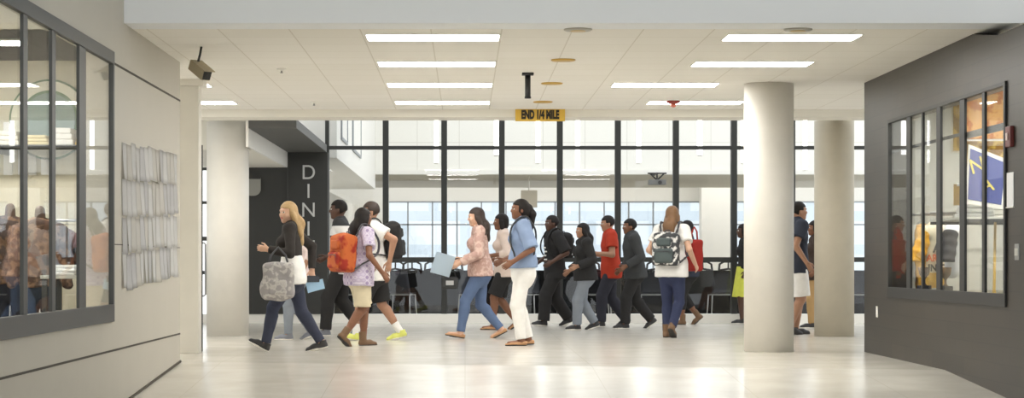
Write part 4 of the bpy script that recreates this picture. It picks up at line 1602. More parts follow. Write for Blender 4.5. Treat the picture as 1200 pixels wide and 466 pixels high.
# ------------------------------------------------------------------ display case in the dark wall
case_frame('window_5', 'dark framed display window in the dark tiled wall', XR, -1, RY0, RY1, RZ0, RZ1, [(17.28, 0.045), (18.02, 0.09), (18.92, 0.08), (19.6, 0.03), (20.2, 0.085)], 0.11, 0.035, M_FRAME2, M_CASEGL)
t = thing('transom_reflection', 'thin dark bars put in as the transom reflection in the display window', 'rail')  # dark bars stand in for the transom's reflection in the glass
boxes('bar', M_FRAME, [(XR + 0.02, XR + 0.03, 18.1, RY1 - 0.05, 2.14, 2.17)], t)
boxes('bar', M_FRAME, [(XR + 0.02, XR + 0.03, RY0 + 0.05, 18.0, 2.10, 2.16)], t)
struct('wall_case_end', mat('case_grey', rgb(206, 206, 198), 0.7), [(XR + 0.22, 6.6, 21.6, 21.72, 0.3, 2.95)], 'pale end wall of the display case')
struct('wall_case_back', mat('case_grey', rgb(206, 206, 198), 0.7), [(6.6, 6.7, 14, 21.72, 0.3, 2.95)], 'pale back wall of the display case')
struct('floor_case', mat('case_floor', rgb(150, 146, 130), 0.6), [(XR + 0.13, 6.6, 14, 21.6, 0.62, 0.70)], 'floor of the display case')
for y in (17.6, 20.0):  # added lamps that lift the case interior and the soffit above it
    t = thing('ceiling_light', 'small added strip light inside the display case, ' + ('over the pennant' if y < 18 else 'over the hanging jerseys'), 'light', (5.3, y, 2.64))
    boxes('frame', M_LFRAME, [(-0.42, 0.42, -0.12, 0.12, -0.02, 0)], t)
    boxes('hanger', M_LFRAME, [(-0.31, -0.30, -0.005, 0.005, 0, 0.36), (0.30, 0.31, -0.005, 0.005, 0, 0.36)], t)
    boxes('diffuser', mat('case_fill_diffuser', rgb(255, 252, 244), 0.5, emit=(1, 0.97, 0.9, 1), estr=60.0), [(-0.4, 0.4, -0.1, 0.1, -0.03, -0.02)], t)
M_GOLDC = mat('jersey_gold', rgb(226, 170, 48), 0.85, bump=0.2, bscale=40)
M_CREAMC = mat('jersey_cream', rgb(236, 226, 190), 0.85, bump=0.2, bscale=40)
zh = wz(262, 21.2)
# rail for the jerseys
t = thing('display_rail', 'thin steel rail across the display case carrying the jerseys', 'rail', (0, 0, 0))
bm = bmesh.new()
for yy in (21.2, 20.75, 20.3):
    bm_cyl(bm, (XR + 0.23, yy, zh + 0.095), (6.6, yy, zh + 0.095), 0.01, seg=10)
obj('bar', bm, M_SILVER, t)
hanging_garment('jersey', 'gold yellow jacket hanging edge on in the display case', (wx(1078, 21.1) + 0.05, 21.2, zh - 0.03), 0.07, 0.62, M_GOLDC, M_GOLDC, 1.45, 'jersey', depth=0.07)
j = hanging_garment('jersey', 'cream and gold jersey with orange and black lettering in the display case', (wx(1094, 20.75) + 0.02, 20.75, zh - 0.015), 0.11, 0.66, pattern_mat('jersey_cream_gold', 'stripes', [rgb(236, 226, 196), rgb(236, 226, 196), rgb(232, 186, 80)], 7.0), M_GOLDC, 0.0, 'jersey', long_sleeve=False, depth=0.08)
for s_, z_, m_, sz in (('A', -0.25, M_INK, 0.13), ('ARTS', -0.35, mat('print_orange', rgb(208, 104, 50), 0.8), 0.1), ('JNIC', -0.45, M_INK, 0.1)):
    text_mesh('lettering', s_, sz, m_, (-0.01, -0.098, z_), (PI / 2, 0, 0), j, 0.004, 0.9, 0.003)
hanging_garment('jersey', 'white and navy jersey hanging behind the middle sash of the display case', (wx(1112, 20.3) + 0.04, 20.3, zh - 0.015), 0.08, 0.58, mat('jersey_white', rgb(235, 236, 240), 0.85), M_DNAVY, 1.0, 'jersey', long_sleeve=False, depth=0.08)
# rack of dark boots below the jerseys: small dark plinths
for i, (px_, D) in enumerate(((1083, 20.0), (1108, 19.5))):
    t = thing('trophy', ['small dark trophy below the gold jacket', 'small dark trophy below the white jersey'][i], 'trophy', (wx(px_, D), D, 0.70))
    bm = bmesh.new()
    bm_box(bm, -0.06, 0.06, -0.06, 0.06, 0, 0.07, 0.006)
    obj('plinth', bm, M_BLACK, t)
    bm = bmesh.new()
    bm_lathe(bm, (0, 0, 0), [(0.03, 0.07), (0.012, 0.09), (0.012, 0.13), (0.05, 0.18), (0.06, 0.25), (0.055, 0.25)], 20)
    obj('cup', bm, mat('trophy_bronze', rgb(120, 92, 60), 0.3, metal=0.8), t)
# blue pennant with yellow marks and white border, leaning on the case shelves
D = 18.72
t = thing('pennant', 'blue banner with yellow letters and white border leaning in the display case', 'banner', (4.80, D, wz(212, D) + 0.04), 0.25)
bm = bmesh.new()
bm_poly(bm, [(-0.13, 0, 0.30), (0.28, 0, 0.16), (0.22, 0, -0.30), (-0.16, 0, -0.25)], (0, 0.012, 0))
obj('border', bm, mat('pennant_white', rgb(238, 236, 228), 0.8), t)
bm = bmesh.new()
bm_poly(bm, [(-0.115, -0.006, 0.26), (0.25, -0.006, 0.13), (0.2, -0.006, -0.26), (-0.14, -0.006, -0.21)], (0, 0.005, 0))
obj('field', bm, mat('pennant_blue', rgb(70, 82, 150), 0.8), t)
for s_, x, z in (('N', -0.05, 0.1), ('A', 0.05, -0.08)):
    text_mesh('lettering', s_, 0.2, mat('pennant_yellow', rgb(232, 214, 110), 0.8), (x, -0.012, z), (PI / 2, -0.3, 0), t, 0.003)
bm = bmesh.new()
bm_cyl(bm, (0.3, 0.025, 0.4), (0.25, 0.025, -0.27), 0.014, seg=10)
obj('pole', bm, mat('pole_cream', rgb(224, 214, 186), 0.6), t)
# orange framed card high in the case, yellow posters, shelves with white items
D = 18.85
t = thing('picture_card', 'orange picture card high in the display case next to the red alarm box', 'picture', (4.86, D, wz(130, D)))
boxes('card', pattern_mat('card_orange', 'blotch', [rgb(214, 140, 60), rgb(196, 116, 44), rgb(226, 170, 96)], 9), [(-0.2, 0.2, 0, 0.015, -0.26, 0.2)], t)
boxes('mount', mat('pennant_white', rgb(238, 236, 228), 0.8), [(-0.22, 0.22, 0.015, 0.02, -0.28, 0.34)], t)
D = 19.42
t = thing('picture_card', 'pale yellow photo card behind the middle of the display window', 'picture', (4.88, D, wz(140, D)))
boxes('card', pattern_mat('card_yellow', 'blotch', [rgb(238, 232, 214), rgb(206, 170, 84), rgb(150, 120, 60)], 8), [(-0.17, 0.17, 0, 0.015, -0.3, 0.28)], t)
boxes('mount', mat('pennant_white', rgb(238, 236, 228), 0.8), [(-0.19, 0.19, 0.015, 0.02, -0.32, 0.3)], t)
D = 19.17
t = thing('picture_card', 'yellow and white photo card above the blue banner', 'picture', (4.93, D, wz(180, D)))
boxes('card', pattern_mat('card_gold', 'blotch', [rgb(236, 226, 190), rgb(222, 186, 84), rgb(170, 128, 60)], 12), [(-0.2, 0.2, 0, 0.015, -0.14, 0.2)], t)
boxes('mount', mat('pennant_white', rgb(238, 236, 228), 0.8), [(-0.21, 0.21, 0.015, 0.02, -0.15, 0.22)], t)
D = 19.0
t = thing('note_card', 'small yellow note stuck inside the display window', 'note', (4.66, D, wz(228, D)))
boxes('card', mat('note_yellow', rgb(232, 190, 98), 0.8), [(-0.05, 0.09, 0, 0.006, -0.1, 0.1)], t)
boxes('tape', M_PAPER, [(-0.02, 0.06, -0.002, 0.0, 0.08, 0.11)], t)
for i, z in enumerate((1.42,)):
    t = thing('case_shelf', ['lower glass shelf of the display case with white items', 'upper shelf of the display case under the cards'][i], 'shelf', (0, 0, 0))
    boxes('board', mat('shelf_pale', rgb(205, 205, 196), 0.4), [(4.62, 5.5, 18.6, 20.0, z - 0.02, z)], t)
    boxes('bracket', M_FRAME, [(4.62, 5.5, 18.6, 18.63, z - 0.05, z - 0.02), (4.62, 5.5, 19.97, 20.0, z - 0.05, z - 0.02)], t)
for i, (x, y, c_, ds_) in enumerate(((4.82, 19.05, (240, 240, 238), 'white folded cloth on the lower case shelf, beside the sash'), (5.2, 19.8, (232, 230, 222), 'pale folded cloth on the lower case shelf, nearest the alarm box'))):
    bm = bmesh.new()
    for k in range(4):
        bm_box(bm, -0.17 + 0.012 * k, 0.17 - 0.01 * k, -0.14, 0.14 - 0.01 * k, 0.045 * k, 0.045 * k + 0.043, 0.018)
    o = obj('folded_cloth', bm, mat('cloth_fold_%d' % i, rgb(*c_), 0.9, bump=0.3, bscale=20))
    o.location = (x, y, 1.42)
    o.rotation_euler = (0, 0, 0.3 * i - 0.1)
    tag(o, ds_, 'cloth')
t = thing('display_post', 'slim yellow wooden stick standing in the display case corner', 'stick', (4.95, 18.84, 0.70))
bm = bmesh.new()
bm_tube(bm, [(0, 0, 0), (0, 0, 0.05), (0.01, 0, 0.7)], [0.02, 0.014, 0.012], 10)
obj('shaft', bm, mat('stick_yellow', rgb(222, 186, 110), 0.6), t)
# things on the dark wall
t = thing('fire_alarm', 'dark red alarm box on the dark wall by the display window', 'alarm', (XR, 16.42, wz(160, 16.42)))
boxes('box', mat('alarm_maroon', rgb(112, 48, 44), 0.4), [(-0.035, 0, -0.075, 0.075, -0.085, 0.085)], t, 0.008)
boxes('strobe', mat('strobe_clear', rgb(215, 190, 180), 0.3), [(-0.045, -0.035, -0.03, 0.03, -0.03, 0.03)], t, 0.004)
t = thing('wall_notice', 'white paper notice on the dark wall below the alarm box', 'notice', (XR, 16.45, wz(222, 16.45)))
boxes('sheet', M_PAPER, [(-0.006, -0.001, -0.1, 0.1, -0.14, 0.14)], t)
boxes('holder', M_LFRAME, [(-0.012, -0.001, -0.11, 0.11, -0.15, -0.14)], t)
t = thing('light_switch', 'grey double light switch plate on the dark wall', 'switch', (XR, 16.25, wz(295, 16.25)))
boxes('plate', M_SILVER, [(-0.008, 0, -0.06, 0.06, -0.065, 0.065)], t, 0.003)
for y in (-0.025, 0.025):
    boxes('rocker', M_LFRAME, [(-0.014, -0.008, y - 0.014, y + 0.014, -0.03, 0.03)], t, 0.002)
t = thing('power_outlet', 'small pale power outlet low on the dark wall', 'outlet', (XR, 21.77, wz(365, 21.77)))
boxes('plate', M_LFRAME, [(-0.008, 0, -0.04, 0.04, -0.06, 0.06)], t, 0.003)
for z in (-0.025, 0.025):
    boxes('socket', M_PAPER, [(-0.012, -0.008, -0.018, 0.018, z - 0.015, z + 0.015)], t, 0.002)
# ------------------------------------------------------------------ the crowd
HAIR = {'blonde': mat('hair_blonde', rgb(176, 146, 102), 0.6, noise=0.15, scale=60), 'black': mat('hair_black', rgb(30, 25, 23), 0.6, noise=0.1, scale=60, spec=0.25),
        'brown': mat('hair_dark_brown', rgb(50, 37, 30), 0.6, noise=0.15, scale=60), 'light': mat('hair_light_brown', rgb(118, 86, 56), 0.5, noise=0.15, scale=60)}


def cloth(name, r, g, b, bump=0.35, sc=30):
    return mat('cloth_' + name, rgb(r, g, b), 0.85, noise=0.06, scale=14, bump=bump, bscale=sc, spec=0.25)


C_BLACK = cloth('black', 44, 43, 43)
C_BLACKJ = cloth('black_jacket', 52, 48, 46)
C_CHAR = cloth('charcoal', 62, 63, 64)
C_WHITE = cloth('white', 232, 230, 226)
C_NAVYJ = cloth('navy_jeans', 58, 62, 78, 0.3, 60)
C_JEANS = cloth('blue_jeans', 92, 110, 142, 0.3, 60)
C_GREYJ = cloth('grey_jeans', 128, 134, 142, 0.3, 60)
C_DENIM = cloth('denim_shirt', 134, 152, 182, 0.4, 26)
C_KHAKI = cloth('khaki', 205, 193, 164)
C_RED = cloth('red', 172, 58, 38)
C_NAVY = cloth('navy_shirt', 52, 56, 68)
C_LIME = cloth('lime', 214, 216, 92)
C_TAN = cloth('tan_trousers', 172, 140, 96)
C_BEIGE = cloth('beige', 208, 190, 168)
P_PINK = pattern_mat('pink_print', 'blotch', [rgb(196, 164, 152), rgb(206, 178, 166), rgb(184, 150, 140)], 18)
P_PLAID = pattern_mat('purple_plaid', 'plaid', [rgb(158, 140, 176), rgb(214, 206, 218), rgb(182, 168, 196), rgb(204, 194, 212)], 90)
P_GREYBAG = pattern_mat('grey_bag_print', 'blotch', [rgb(118, 116, 118), rgb(188, 184, 180), rgb(150, 146, 146)], 16)
P_ORANGE = pattern_mat('orange_pack', 'blotch', [rgb(112, 18, 12), rgb(150, 36, 16), rgb(184, 92, 40)], 7)
P_BW = pattern_mat('black_white_print', 'blotch', [rgb(44, 46, 48), rgb(226, 224, 220), rgb(60, 62, 64)], 13)
S_WHITE = mat('sole_white', rgb(228, 224, 214), 0.7)
S_BLACK = mat('shoe_black', rgb(46, 45, 46), 0.6)
S_BROWN = mat('shoe_brown', rgb(112, 84, 58), 0.6)
S_TAN = mat('shoe_tan', rgb(186, 140, 100), 0.6)
S_LIME = mat('shoe_lime', rgb(214, 218, 112), 0.6)
S_GREY = mat('shoe_grey', rgb(120, 122, 130), 0.6)
S_DARK = mat('sole_dark', rgb(60, 56, 52), 0.7)


def person(label, px, foot_y, top_y, yaw, skin, fem, hair, hair_col, feet, hands, top, bottom, shoes, lean=3, look=(0, 0), hl=0.2, layers=(), vox=0.0075, build=1.0, socks=None, curl=25):
    D = FPX / (foot_y - CY)
    ztop = EYE + (CY - top_y) / FPX * D
    H = ztop / 1.005
    for _ in range(3):
        fig = Figure(H, fem, lean, feet, hands, look, curl, build)
        H *= ztop / (fig.top + 0.008)
    fig = Figure(H, fem, lean, feet, hands, look, curl, build)
    loc, rz = (wx(px, D), D, 0.0), math.radians(yaw)
    root = thing('person', label, 'person', loc, rz, 'students walking past the dining hall')
    fig.clothed = list(fig.core)
    for _n, _m, _k in [top] + list(layers):
        fig.clothed += fig.top_prims(**_k)
    if bottom[0] != 'skirt':
        fig.clothed += fig.leg_prims(**bottom[2])
    fig.build_body(root, skin, vox)
    fig.hair_obj(hair, HAIR[hair_col], root, vox, hl)
    fig.clothed += [grow(p, 0.006) for p in fig.hair_pr]
    for i, (nm, m, kw) in enumerate([top] + list(layers)):
        sdf_obj(nm, fig.top_prims(**kw), m, root, vox, fig.folds(0.003))
    nm, m, kw = bottom
    if nm == 'skirt':
        a, b = fig.P(0.06), fig.P(-0.24)
        b[2] = a[2] - 0.3 * H
        hw = fig.hip_p[0]['ra']
        sdf_obj(nm, [cone(a, b, hw * 0.95 + 0.015, hw * 1.75, fig.f, 0.85, 0.03, [(b, V3(0, 0, -1)), (a, V3(0, 0, 1))])], m, root, vox,
                lambda G, X, Y, Z: G + 0.008 * np.sin(9 * np.arctan2(Y, X)) * np.clip((a[2] - Z) * 3, 0, 1))
    else:
        sdf_obj(nm, fig.leg_prims(**kw), m, root, vox, fig.folds(0.0025, 30))
    for q in (1, -1):
        fig.shoe(q, shoes[0], root, shoes[1], shoes[2])
        if socks:
            an, kn = fig.ank[q], fig.knee[q]
            dr = unit(kn - an)
            sdf_obj('sock', [cone(an - dr * 0.01, an + dr * socks[1], 0.0245 * H, 0.029 * H, None, 1, 0.01, [(an + dr * socks[1] * 0.95, dr)])], socks[0], root, vox)
    fig.root, fig.loc, fig.rz = root, loc, rz
    return fig


def to_world(fig, p):
    c, s_ = math.cos(fig.rz), math.sin(fig.rz)
    return Vector((fig.loc[0] + c * p[0] - s_ * p[1], fig.loc[1] + s_ * p[0] + c * p[1], fig.loc[2] + p[2]))


def sheet_thing(name, label, cat, loc, rot, w, h, m, thick=0.004):
    bm = bmesh.new()
    n = 6
    rows = [[bm.verts.new((w * (i / n - 0.5), 0.012 * math.sin(2.2 * i / n) * (1 - j / n), h * (j / n - 0.5))) for i in range(n + 1)] for j in range(n + 1)]
    fs = [bm.faces.new((rows[j][i], rows[j][i + 1], rows[j + 1][i + 1], rows[j + 1][i])) for j in range(n) for i in range(n)]
    bmesh.ops.solidify(bm, geom=fs, thickness=thick)
    o = obj(name, bm, m)
    o.location = loc
    o.rotation_euler = rot
    return tag(o, label, cat)


JN = dict(off=0.01)
LOOSE = dict(off=0.018, kw=0.012, aw=0.012)
REL = (0.03, 0.07, -0.48)

# blonde girl with the black jacket (heel strike forward, grey bag on her near arm)
g1 = person('blonde girl in cropped black jacket, white shirt and navy jeans with a grey bag', 343, 411, 236, 180, 'pale', True, 'long', 'blonde',
            ((0.36, -28), (-0.30, 12)), {1: (0.23, 0.08, -0.22), -1: (-0.22, 0.05, -0.44)},
            ('shirt', C_WHITE, dict(off=0.012, hem=-0.05, sleeve='short', loose=0.012)), ('jeans', C_NAVYJ, JN), ('sneaker', S_BLACK, S_WHITE), 3, (42, -4), 0.24,
            [('jacket', C_BLACKJ, dict(off=0.026, hem=0.135, sleeve='long', sl_off=0.014))])
# grey printed bag hanging from the near arm
e = to_world(g1, g1.elb[1] + g1.F * 0.09 + V3(0, 0.0, 0))
t = thing('shoulder_bag', 'grey printed bag hanging from the arm of the blonde girl', 'bag', (e.x - 0.03, e.y - 0.15, e.z - 0.30), 0.1)
R3 = [V3(1, 0, 0), V3(0, 1, 0), V3(0, 0, 1)]
sdf_obj('bag_body', [rbox((0, 0, 0), R3, (0.12, 0.02, 0.15), 0.055, 0.03), ell((-0.02, 0, -0.09), R3, (0.19, 0.085, 0.13), 0.05)], P_GREYBAG, t, 0.009, lambda G, X, Y, Z: G + 0.006 * np.sin(30 * X + 12 * Z) * np.sin(22 * Z))
sdf_obj('front_pocket', [rbox((-0.01, -0.075, -0.07), R3, (0.08, 0.006, 0.06), 0.022, 0.02)], P_GREYBAG, t, 0.009)
bm = bmesh.new()
bm_tube(bm, [(-0.11, 0, 0.17), (-0.08, 0.04, 0.28), (0.0, 0.07, 0.37), (0.08, 0.04, 0.28), (0.11, 0, 0.17)], 0.012, 8)
obj('strap', bm, mat('strap_dark', rgb(74, 74, 78), 0.7), t)
h = to_world(g1, g1.hd[-1])
sheet_thing('leaflet', 'pale blue leaflet in the back hand of the blonde girl', 'leaflet', (h.x + 0.04, h.y - 0.02, h.z - 0.09), (0.2, -0.25, 0.15), 0.2, 0.12, mat('paper_blue', rgb(190, 216, 234), 0.8))
t = thing('phone', 'black phone held above the pale blue leaflet', 'phone', (h.x + 0.02, h.y - 0.065, h.z - 0.01), 0.1)
boxes('casing', M_BLACK, [(-0.07, 0.07, -0.005, 0.005, -0.036, 0.036)], t, 0.004)
boxes('screen', mat('phone_screen', rgb(30, 32, 36), 0.15), [(-0.062, 0.062, -0.007, -0.005, -0.031, 0.031)], t)

# person half hidden behind the blonde girl
person('person in pale pink top and grey jeans half hidden behind the blonde girl', 350, 397.5, 250, 180, 'tan', True, 'bob', 'brown',
       ((0.16, 0), (-0.16, 22)), {1: (-0.1, 0.08, -0.42), -1: (0.1, 0.06, -0.45)},
       ('shirt', cloth('pale_pink', 222, 204, 198), dict(off=0.014, hem=-0.04, sleeve='three')), ('jeans', C_GREYJ, JN), ('sneaker', S_GREY, S_WHITE), vox=0.0085)

# tall man in black behind the orange backpack
person('tall man in black shirt with a white chest band, beside the dining sign', 401, 393, 234, 180, 'dark', False, 'short', 'black',
       ((0.26, 0), (-0.26, 25)), {1: (-0.2, 0.1, -0.46), -1: (0.2, 0.1, -0.42)},
       ('shirt', pattern_mat('black_white_band', 'stripes', [rgb(44, 44, 46)] * 9 + [rgb(224, 222, 220)], 9.92), dict(off=0.016, hem=-0.05, sleeve='short', loose=0.015, sl_off=0.03)),
       ('trousers', C_BLACK, LOOSE), ('sneaker', S_GREY, S_WHITE), vox=0.008)

# girl with the orange backpack
g3 = person('girl in purple plaid shirt and khaki capris walking away with an orange backpack', 421, 405, 243, 32, 'brown', True, 'long', 'black',
            ((0.13, 0), (-0.29, 42)), {1: (0.2, 0.1, -0.38), -1: (0.1, 0.16, -0.46)},
            ('shirt', P_PLAID, dict(off=0.02, hem=-0.075, sleeve='short', loose=0.022, sl_off=0.024)), ('capris', C_KHAKI, dict(off=0.018, to='knee', kw=0.018)), ('boot', S_BROWN, S_DARK), 4, (8, 0), 0.1)
backpack(g3, g3.loc, g3.rz, 'bright orange and red backpack on the girl in purple plaid', P_ORANGE, P_ORANGE, mat('strap_dark', rgb(74, 74, 78), 0.7), (0.105, 0.19, 0.23), 0.10)

# boy in white with the black backpack
g4 = person('boy in white t-shirt and black shorts with lime sneakers and white socks', 441, 398.5, 236, 184, 'tan', False, 'short', 'brown',
            ((0.30, -6), (-0.30, 14)), {1: (-0.2, 0.1, -0.42), -1: (0.16, 0.1, -0.42)},
            ('shirt', C_WHITE, dict(off=0.018, hem=-0.07, sleeve='short', loose=0.022, sl_off=0.032)), ('shorts', C_BLACK, dict(off=0.026, to='knee', kw=0.024)), ('sneaker', S_LIME, S_WHITE), 5, (6, 0), socks=(C_WHITE, 0.15))
backpack(g4, g4.loc, g4.rz, 'black backpack worn by the boy in white t-shirt', C_BLACK, C_CHAR, C_BLACK, (0.105, 0.165, 0.24), 0.02)

# girl in the pink print top
g5 = person('dark haired girl in pink print top and blue jeans carrying a white folder', 563, 396, 243, 180, 'pale', True, 'long', 'brown',
            ((0.30, -10), (-0.28, 26)), {1: (0.24, 0.06, -0.40), -1: (0.2, 0.1, -0.36)},
            ('shirt', P_PINK, dict(off=0.022, hem=-0.025, sleeve='long', loose=0.02, sl_off=0.024)), ('jeans', C_JEANS, JN), ('flat', S_TAN, S_DARK), 3, (10, -6), 0.17)
h = to_world(g5, g5.hd[1])
sheet_thing('folder', 'white and pale blue folder carried by the girl in the pink print top', 'folder', (h.x - 0.14, h.y - 0.07, h.z + 0.02), (0.35, 0.28, 0.1), 0.26, 0.30, mat('folder_pale', rgb(214, 228, 238), 0.6), 0.012)
t = thing('handbag', 'small black and grey bag hanging below the white folder', 'bag', (h.x - 0.05, h.y + 0.08, h.z - 0.22), 0.0)
sdf_obj('bag_body', [rbox((0, 0, 0), R3, (0.08, 0.02, 0.05), 0.03, 0.02)], C_CHAR, t, 0.009)
bm = bmesh.new()
bm_tube(bm, [(-0.08, 0, 0.07), (-0.05, 0, 0.17), (0.05, 0, 0.17), (0.08, 0, 0.07)], 0.009, 8)
obj('strap', bm, C_BLACK, t)
boxes('clasp_panel', mat('bag_grey', rgb(170, 170, 170), 0.5), [(-0.05, 0.05, -0.058, -0.05, -0.03, 0.03)], t, 0.002)

# woman in denim shirt and white trousers
g6 = person('woman in denim shirt with rolled sleeves and white trousers, dark ponytail', 613, 404.5, 233, 183, 'brown', True, 'ponytail', 'black',
            ((0.06, 0), (-0.04, 3)), {1: (0.13, 0.08, -0.42), -1: (0.2, 0.06, -0.4)},
            ('shirt', C_DENIM, dict(off=0.024, hem=0.02, sleeve='elbow', loose=0.022, sl_off=0.032)), ('trousers', C_WHITE, dict(off=0.013, kw=0.006, aw=0.006)), ('flat', S_TAN, S_DARK), 2, (10, 2), 0.2, build=1.12)
t = thing('shoulder_strap', 'dark bag strap over the shoulder of the denim shirt', 'strap', g6.loc, g6.rz)
strap_obj(g6, [g6.P(0.10, 0.06, 0.105), g6.P(0.2, 0.088, 0.088), g6.P(0.29, 0.075, 0.075), g6.P(0.338, 0.035, 0.07), g6.P(0.352, -0.01, 0.07), g6.P(0.335, -0.05, 0.072), g6.P(0.27, -0.085, 0.085), g6.P(0.19, -0.085, 0.1), g6.P(0.11, -0.07, 0.115)], C_CHAR, t, 0.024, 'webbing')

# person behind, between the two women
person('person in peach top and shorts walking behind the denim shirt', 591, 386, 250, 180, 'brown', True, 'bob', 'black',
       ((0.2, 0), (-0.2, 35)), {1: (0.2, 0.08, -0.3), -1: (0.2, 0.1, -0.38)},
       ('shirt', cloth('peach', 218, 198, 186), dict(off=0.018, hem=-0.05, sleeve='three', loose=0.01)), ('shorts', C_BLACK, dict(off=0.02, to='knee', kw=0.02)), ('flat', S_TAN, S_DARK), vox=0.0085)

# group walking in the middle distance
g8 = person('man in black t-shirt with white print and black trousers behind the denim shirt', 650, 381.5, 252, 196, 'dark', False, 'short', 'black',
            ((0.24, -4), (-0.26, 20)), {1: (0.12, 0.1, -0.40), -1: (0.16, 0.12, -0.42)},
            ('shirt', C_BLACK, dict(off=0.022, hem=-0.08, sleeve='elbow', loose=0.022, sl_off=0.035)), ('trousers', C_BLACK, dict(off=0.022, kw=0.02, aw=0.025)), ('sneaker', S_BLACK, S_WHITE), 3, (6, 0), vox=0.0085)
sdf_obj('shirt_print', [rbox(g8.P(0.2 - 0.035 * k, 0.0705, 0.012 * (k % 2)), [g8.f, g8.L, g8.u], (0.03, 0.045 - 0.008 * (k % 3), 0.006), 0.006, 0.004) for k in range(4)], C_WHITE, g8.root, 0.006)
backpack(g8, g8.loc, g8.rz, 'black backpack on the man in the printed black t-shirt', C_BLACK, C_CHAR, C_BLACK, (0.08, 0.145, 0.2))
person('girl with long dark hair in black jacket and faded grey jeans', 686, 386, 261, 192, 'tan', True, 'long', 'black',
       ((0.18, 0), (-0.16, 18)), {1: (0.16, 0.08, -0.34), -1: (0.14, 0.12, -0.4)},
       ('jacket', C_BLACK, dict(off=0.034, hem=-0.04, sleeve='long', loose=0.02, sl_off=0.03)), ('jeans', C_GREYJ, dict(off=0.014, kw=0.01, aw=0.012)), ('sneaker', S_BLACK, S_WHITE), 3, (4, 0), 0.22, vox=0.0085)
g10 = person('boy in red t-shirt and dark navy trousers holding a pale sheet', 716, 382.5, 252.5, 184, 'tan', False, 'short', 'black',
             ((0.2, 0), (-0.24, 22)), {1: (0.26, 0.04, -0.26), -1: (0.26, 0.04, -0.28)},
             ('shirt', C_RED, dict(off=0.02, hem=-0.07, sleeve='short', loose=0.02, sl_off=0.032)), ('trousers', cloth('navy_trousers', 50, 50, 58), LOOSE), ('sneaker', S_BLACK, S_WHITE), 3, (6, -6), vox=0.0085)
h = to_world(g10, g10.hd[1])
sheet_thing('paper_sheet', 'pale sheet held by the boy in the red t-shirt', 'paper', (h.x - 0.15, h.y - 0.02, h.z + 0.0), (0.9, 0.1, 0.1), 0.2, 0.14, M_PAPER, 0.003)
person('boy in charcoal jacket and black trousers following the red t-shirt', 744, 384.5, 256, 188, 'brown', False, 'short', 'black',
       ((0.2, 0), (-0.3, 34)), {1: (0.14, 0.06, -0.4), -1: (0.1, 0.1, -0.44)},
       ('jacket', C_CHAR, dict(off=0.034, hem=-0.05, sleeve='long', loose=0.018, sl_off=0.026)), ('trousers', C_BLACK, LOOSE), ('sneaker', S_BLACK, S_WHITE), 6, (4, -2), vox=0.0085)

# girl with long light brown hair
g12 = person('girl with long light brown hair in white shirt and blue jeans seen from behind', 787, 395, 241, 64, 'pale', True, 'long', 'light',
             ((0.04, 0), (-0.22, 38)), {1: (0.14, 0.08, -0.36), -1: (0.06, 0.13, -0.44)},
             ('shirt', C_WHITE, dict(off=0.02, hem=-0.05, sleeve='short', loose=0.018, sl_off=0.026)), ('jeans', cloth('dark_blue_jeans', 52, 58, 84, 0.3, 60), JN), ('boot', S_BROWN, S_DARK), 2, (4, 0), 0.26)
backpack(g12, g12.loc, g12.rz, 'black and white printed backpack on the girl with long light brown hair', P_BW, mat('pack_teal', rgb(74, 84, 84), 0.8), mat('strap_dark', rgb(74, 74, 78), 0.7), (0.085, 0.19, 0.225), 0.1)
e = to_world(g12, g12.P(0.06, 0.03, -0.2))
t = thing('tote_bag', 'red tote bag hanging at the elbow of the girl with long light brown hair', 'bag', (e.x + 0.0, e.y + 0.42, e.z + 0.13), 0.5)
sdf_obj('bag_body', [rbox((0, 0, -0.04), R3, (0.05, 0.06, 0.17), 0.04, 0.03)], cloth('bag_red', 156, 48, 42), t, 0.009, lambda G, X, Y, Z: G + 0.004 * np.sin(30 * Z))
bm = bmesh.new()
bm_tube(bm, [(-0.05, 0, 0.16), (-0.04, 0, 0.28), (0.0, 0, 0.34), (0.04, 0, 0.28), (0.05, 0, 0.16)], 0.012, 8)
obj('strap', bm, cloth('bag_red', 156, 48, 42), t)

# person walking in front of her legs, far side
person('person in dark clothes and brown boots just beyond the red tote bag', 808, 380, 258, 180, 'brown', True, 'bob', 'black',
       ((0.16, 0), (-0.18, 40)), {1: (0.06, 0.08, -0.44), -1: (0.1, 0.1, -0.44)},
       ('shirt', C_NAVY, dict(off=0.02, hem=-0.05, sleeve='long')), ('trousers', C_BLACK, dict(off=0.014, to='calf')), ('boot', S_BROWN, S_DARK), vox=0.009)

# lime skirt behind the round column
person('person in lime skirt half hidden by the front round column', 874, 379, 262, 180, 'dark', True, 'bob', 'black',
       ((0.1, 0), (-0.08, 14)), {1: (0.0, 0.08, -0.46), -1: (0.04, 0.1, -0.46)},
       ('shirt', C_BLACK, dict(off=0.016, hem=-0.0, sleeve='short')), ('skirt', C_LIME, {}), ('sneaker', S_BLACK, S_WHITE), vox=0.009)
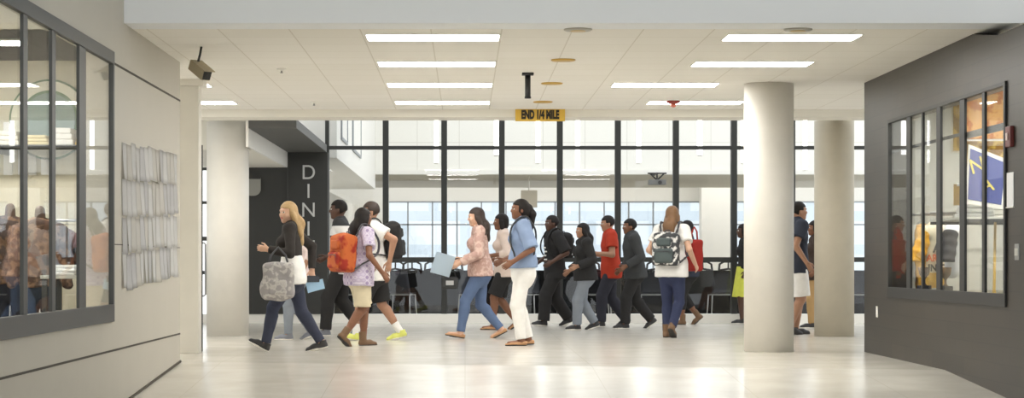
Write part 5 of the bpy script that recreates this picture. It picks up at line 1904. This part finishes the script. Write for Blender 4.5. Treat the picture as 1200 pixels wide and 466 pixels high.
# man in navy shirt and white shorts
person('man in navy t-shirt and white shorts with black sneakers between the round columns', 933, 391.5, 236, 10, 'tan', False, 'short', 'black',
       ((0.06, 0), (-0.1, 10)), {1: (0.06, 0.06, -0.46), -1: (0.03, 0.1, -0.5)},
       ('shirt', C_NAVY, dict(off=0.02, hem=-0.05, sleeve='short', loose=0.018, sl_off=0.032)), ('shorts', C_WHITE, dict(off=0.026, to='knee', kw=0.025)), ('sneaker', S_BLACK, S_DARK), 2, (0, 0), vox=0.008)
person('person with dark hair and tan trousers half hidden by the shaded round column', 957, 384, 258, 180, 'brown', True, 'long', 'black',
       ((0.12, 0), (-0.12, 20)), {1: (0.05, 0.08, -0.44), -1: (0.05, 0.1, -0.44)},
       ('jacket', cloth('dark_brown', 66, 54, 48), dict(off=0.03, hem=-0.06, sleeve='long', loose=0.02)), ('trousers', C_TAN, JN), ('sneaker', S_BLACK, S_WHITE), 2, (0, 0), 0.3, vox=0.009)
# ------------------------------------------------------------------ light
struct('ceiling_front', M_WALLW, [(-9, 13, -4.0, 17.3, 6.0, 6.2)], 'high ceiling of the nearer hall')
for i, (x, y) in enumerate(((-1.2, 9.0), (2.6, 9.0), (-1.2, 13.6), (2.6, 13.6))):  # added panels out of view, lighting the beam and the nearer walls
    t = thing('ceiling_light', 'added square light panel, unseen in the high ceiling of the nearer hall', 'light', (x, y, 6.0), 0, 'added light panels of the nearer hall')
    boxes('frame', M_LFRAME, [(-0.65, 0.65, -0.65, 0.65, -0.02, 0)], t)
    boxes('diffuser', mat('hall_fill_diffuser', rgb(250, 252, 255), 0.5, emit=(0.95, 0.98, 1, 1), estr=2.4), [(-0.6, 0.6, -0.6, 0.6, -0.03, -0.02)], t)
W = bpy.data.worlds.new('sky')
SC.world = W
W.use_nodes = True
bg = W.node_tree.nodes['Background']
bg.inputs['Color'].default_value = (0.94, 0.975, 1.0, 1)
bg.inputs['Strength'].default_value = 1.05
SC.cycles.use_denoising = True
SC.cycles.max_bounces = 8
SC.cycles.transparent_max_bounces = 16
SC.cycles.caustics_reflective = False
SC.cycles.sample_clamp_indirect = 4.0

SC.view_settings.exposure = 0.7
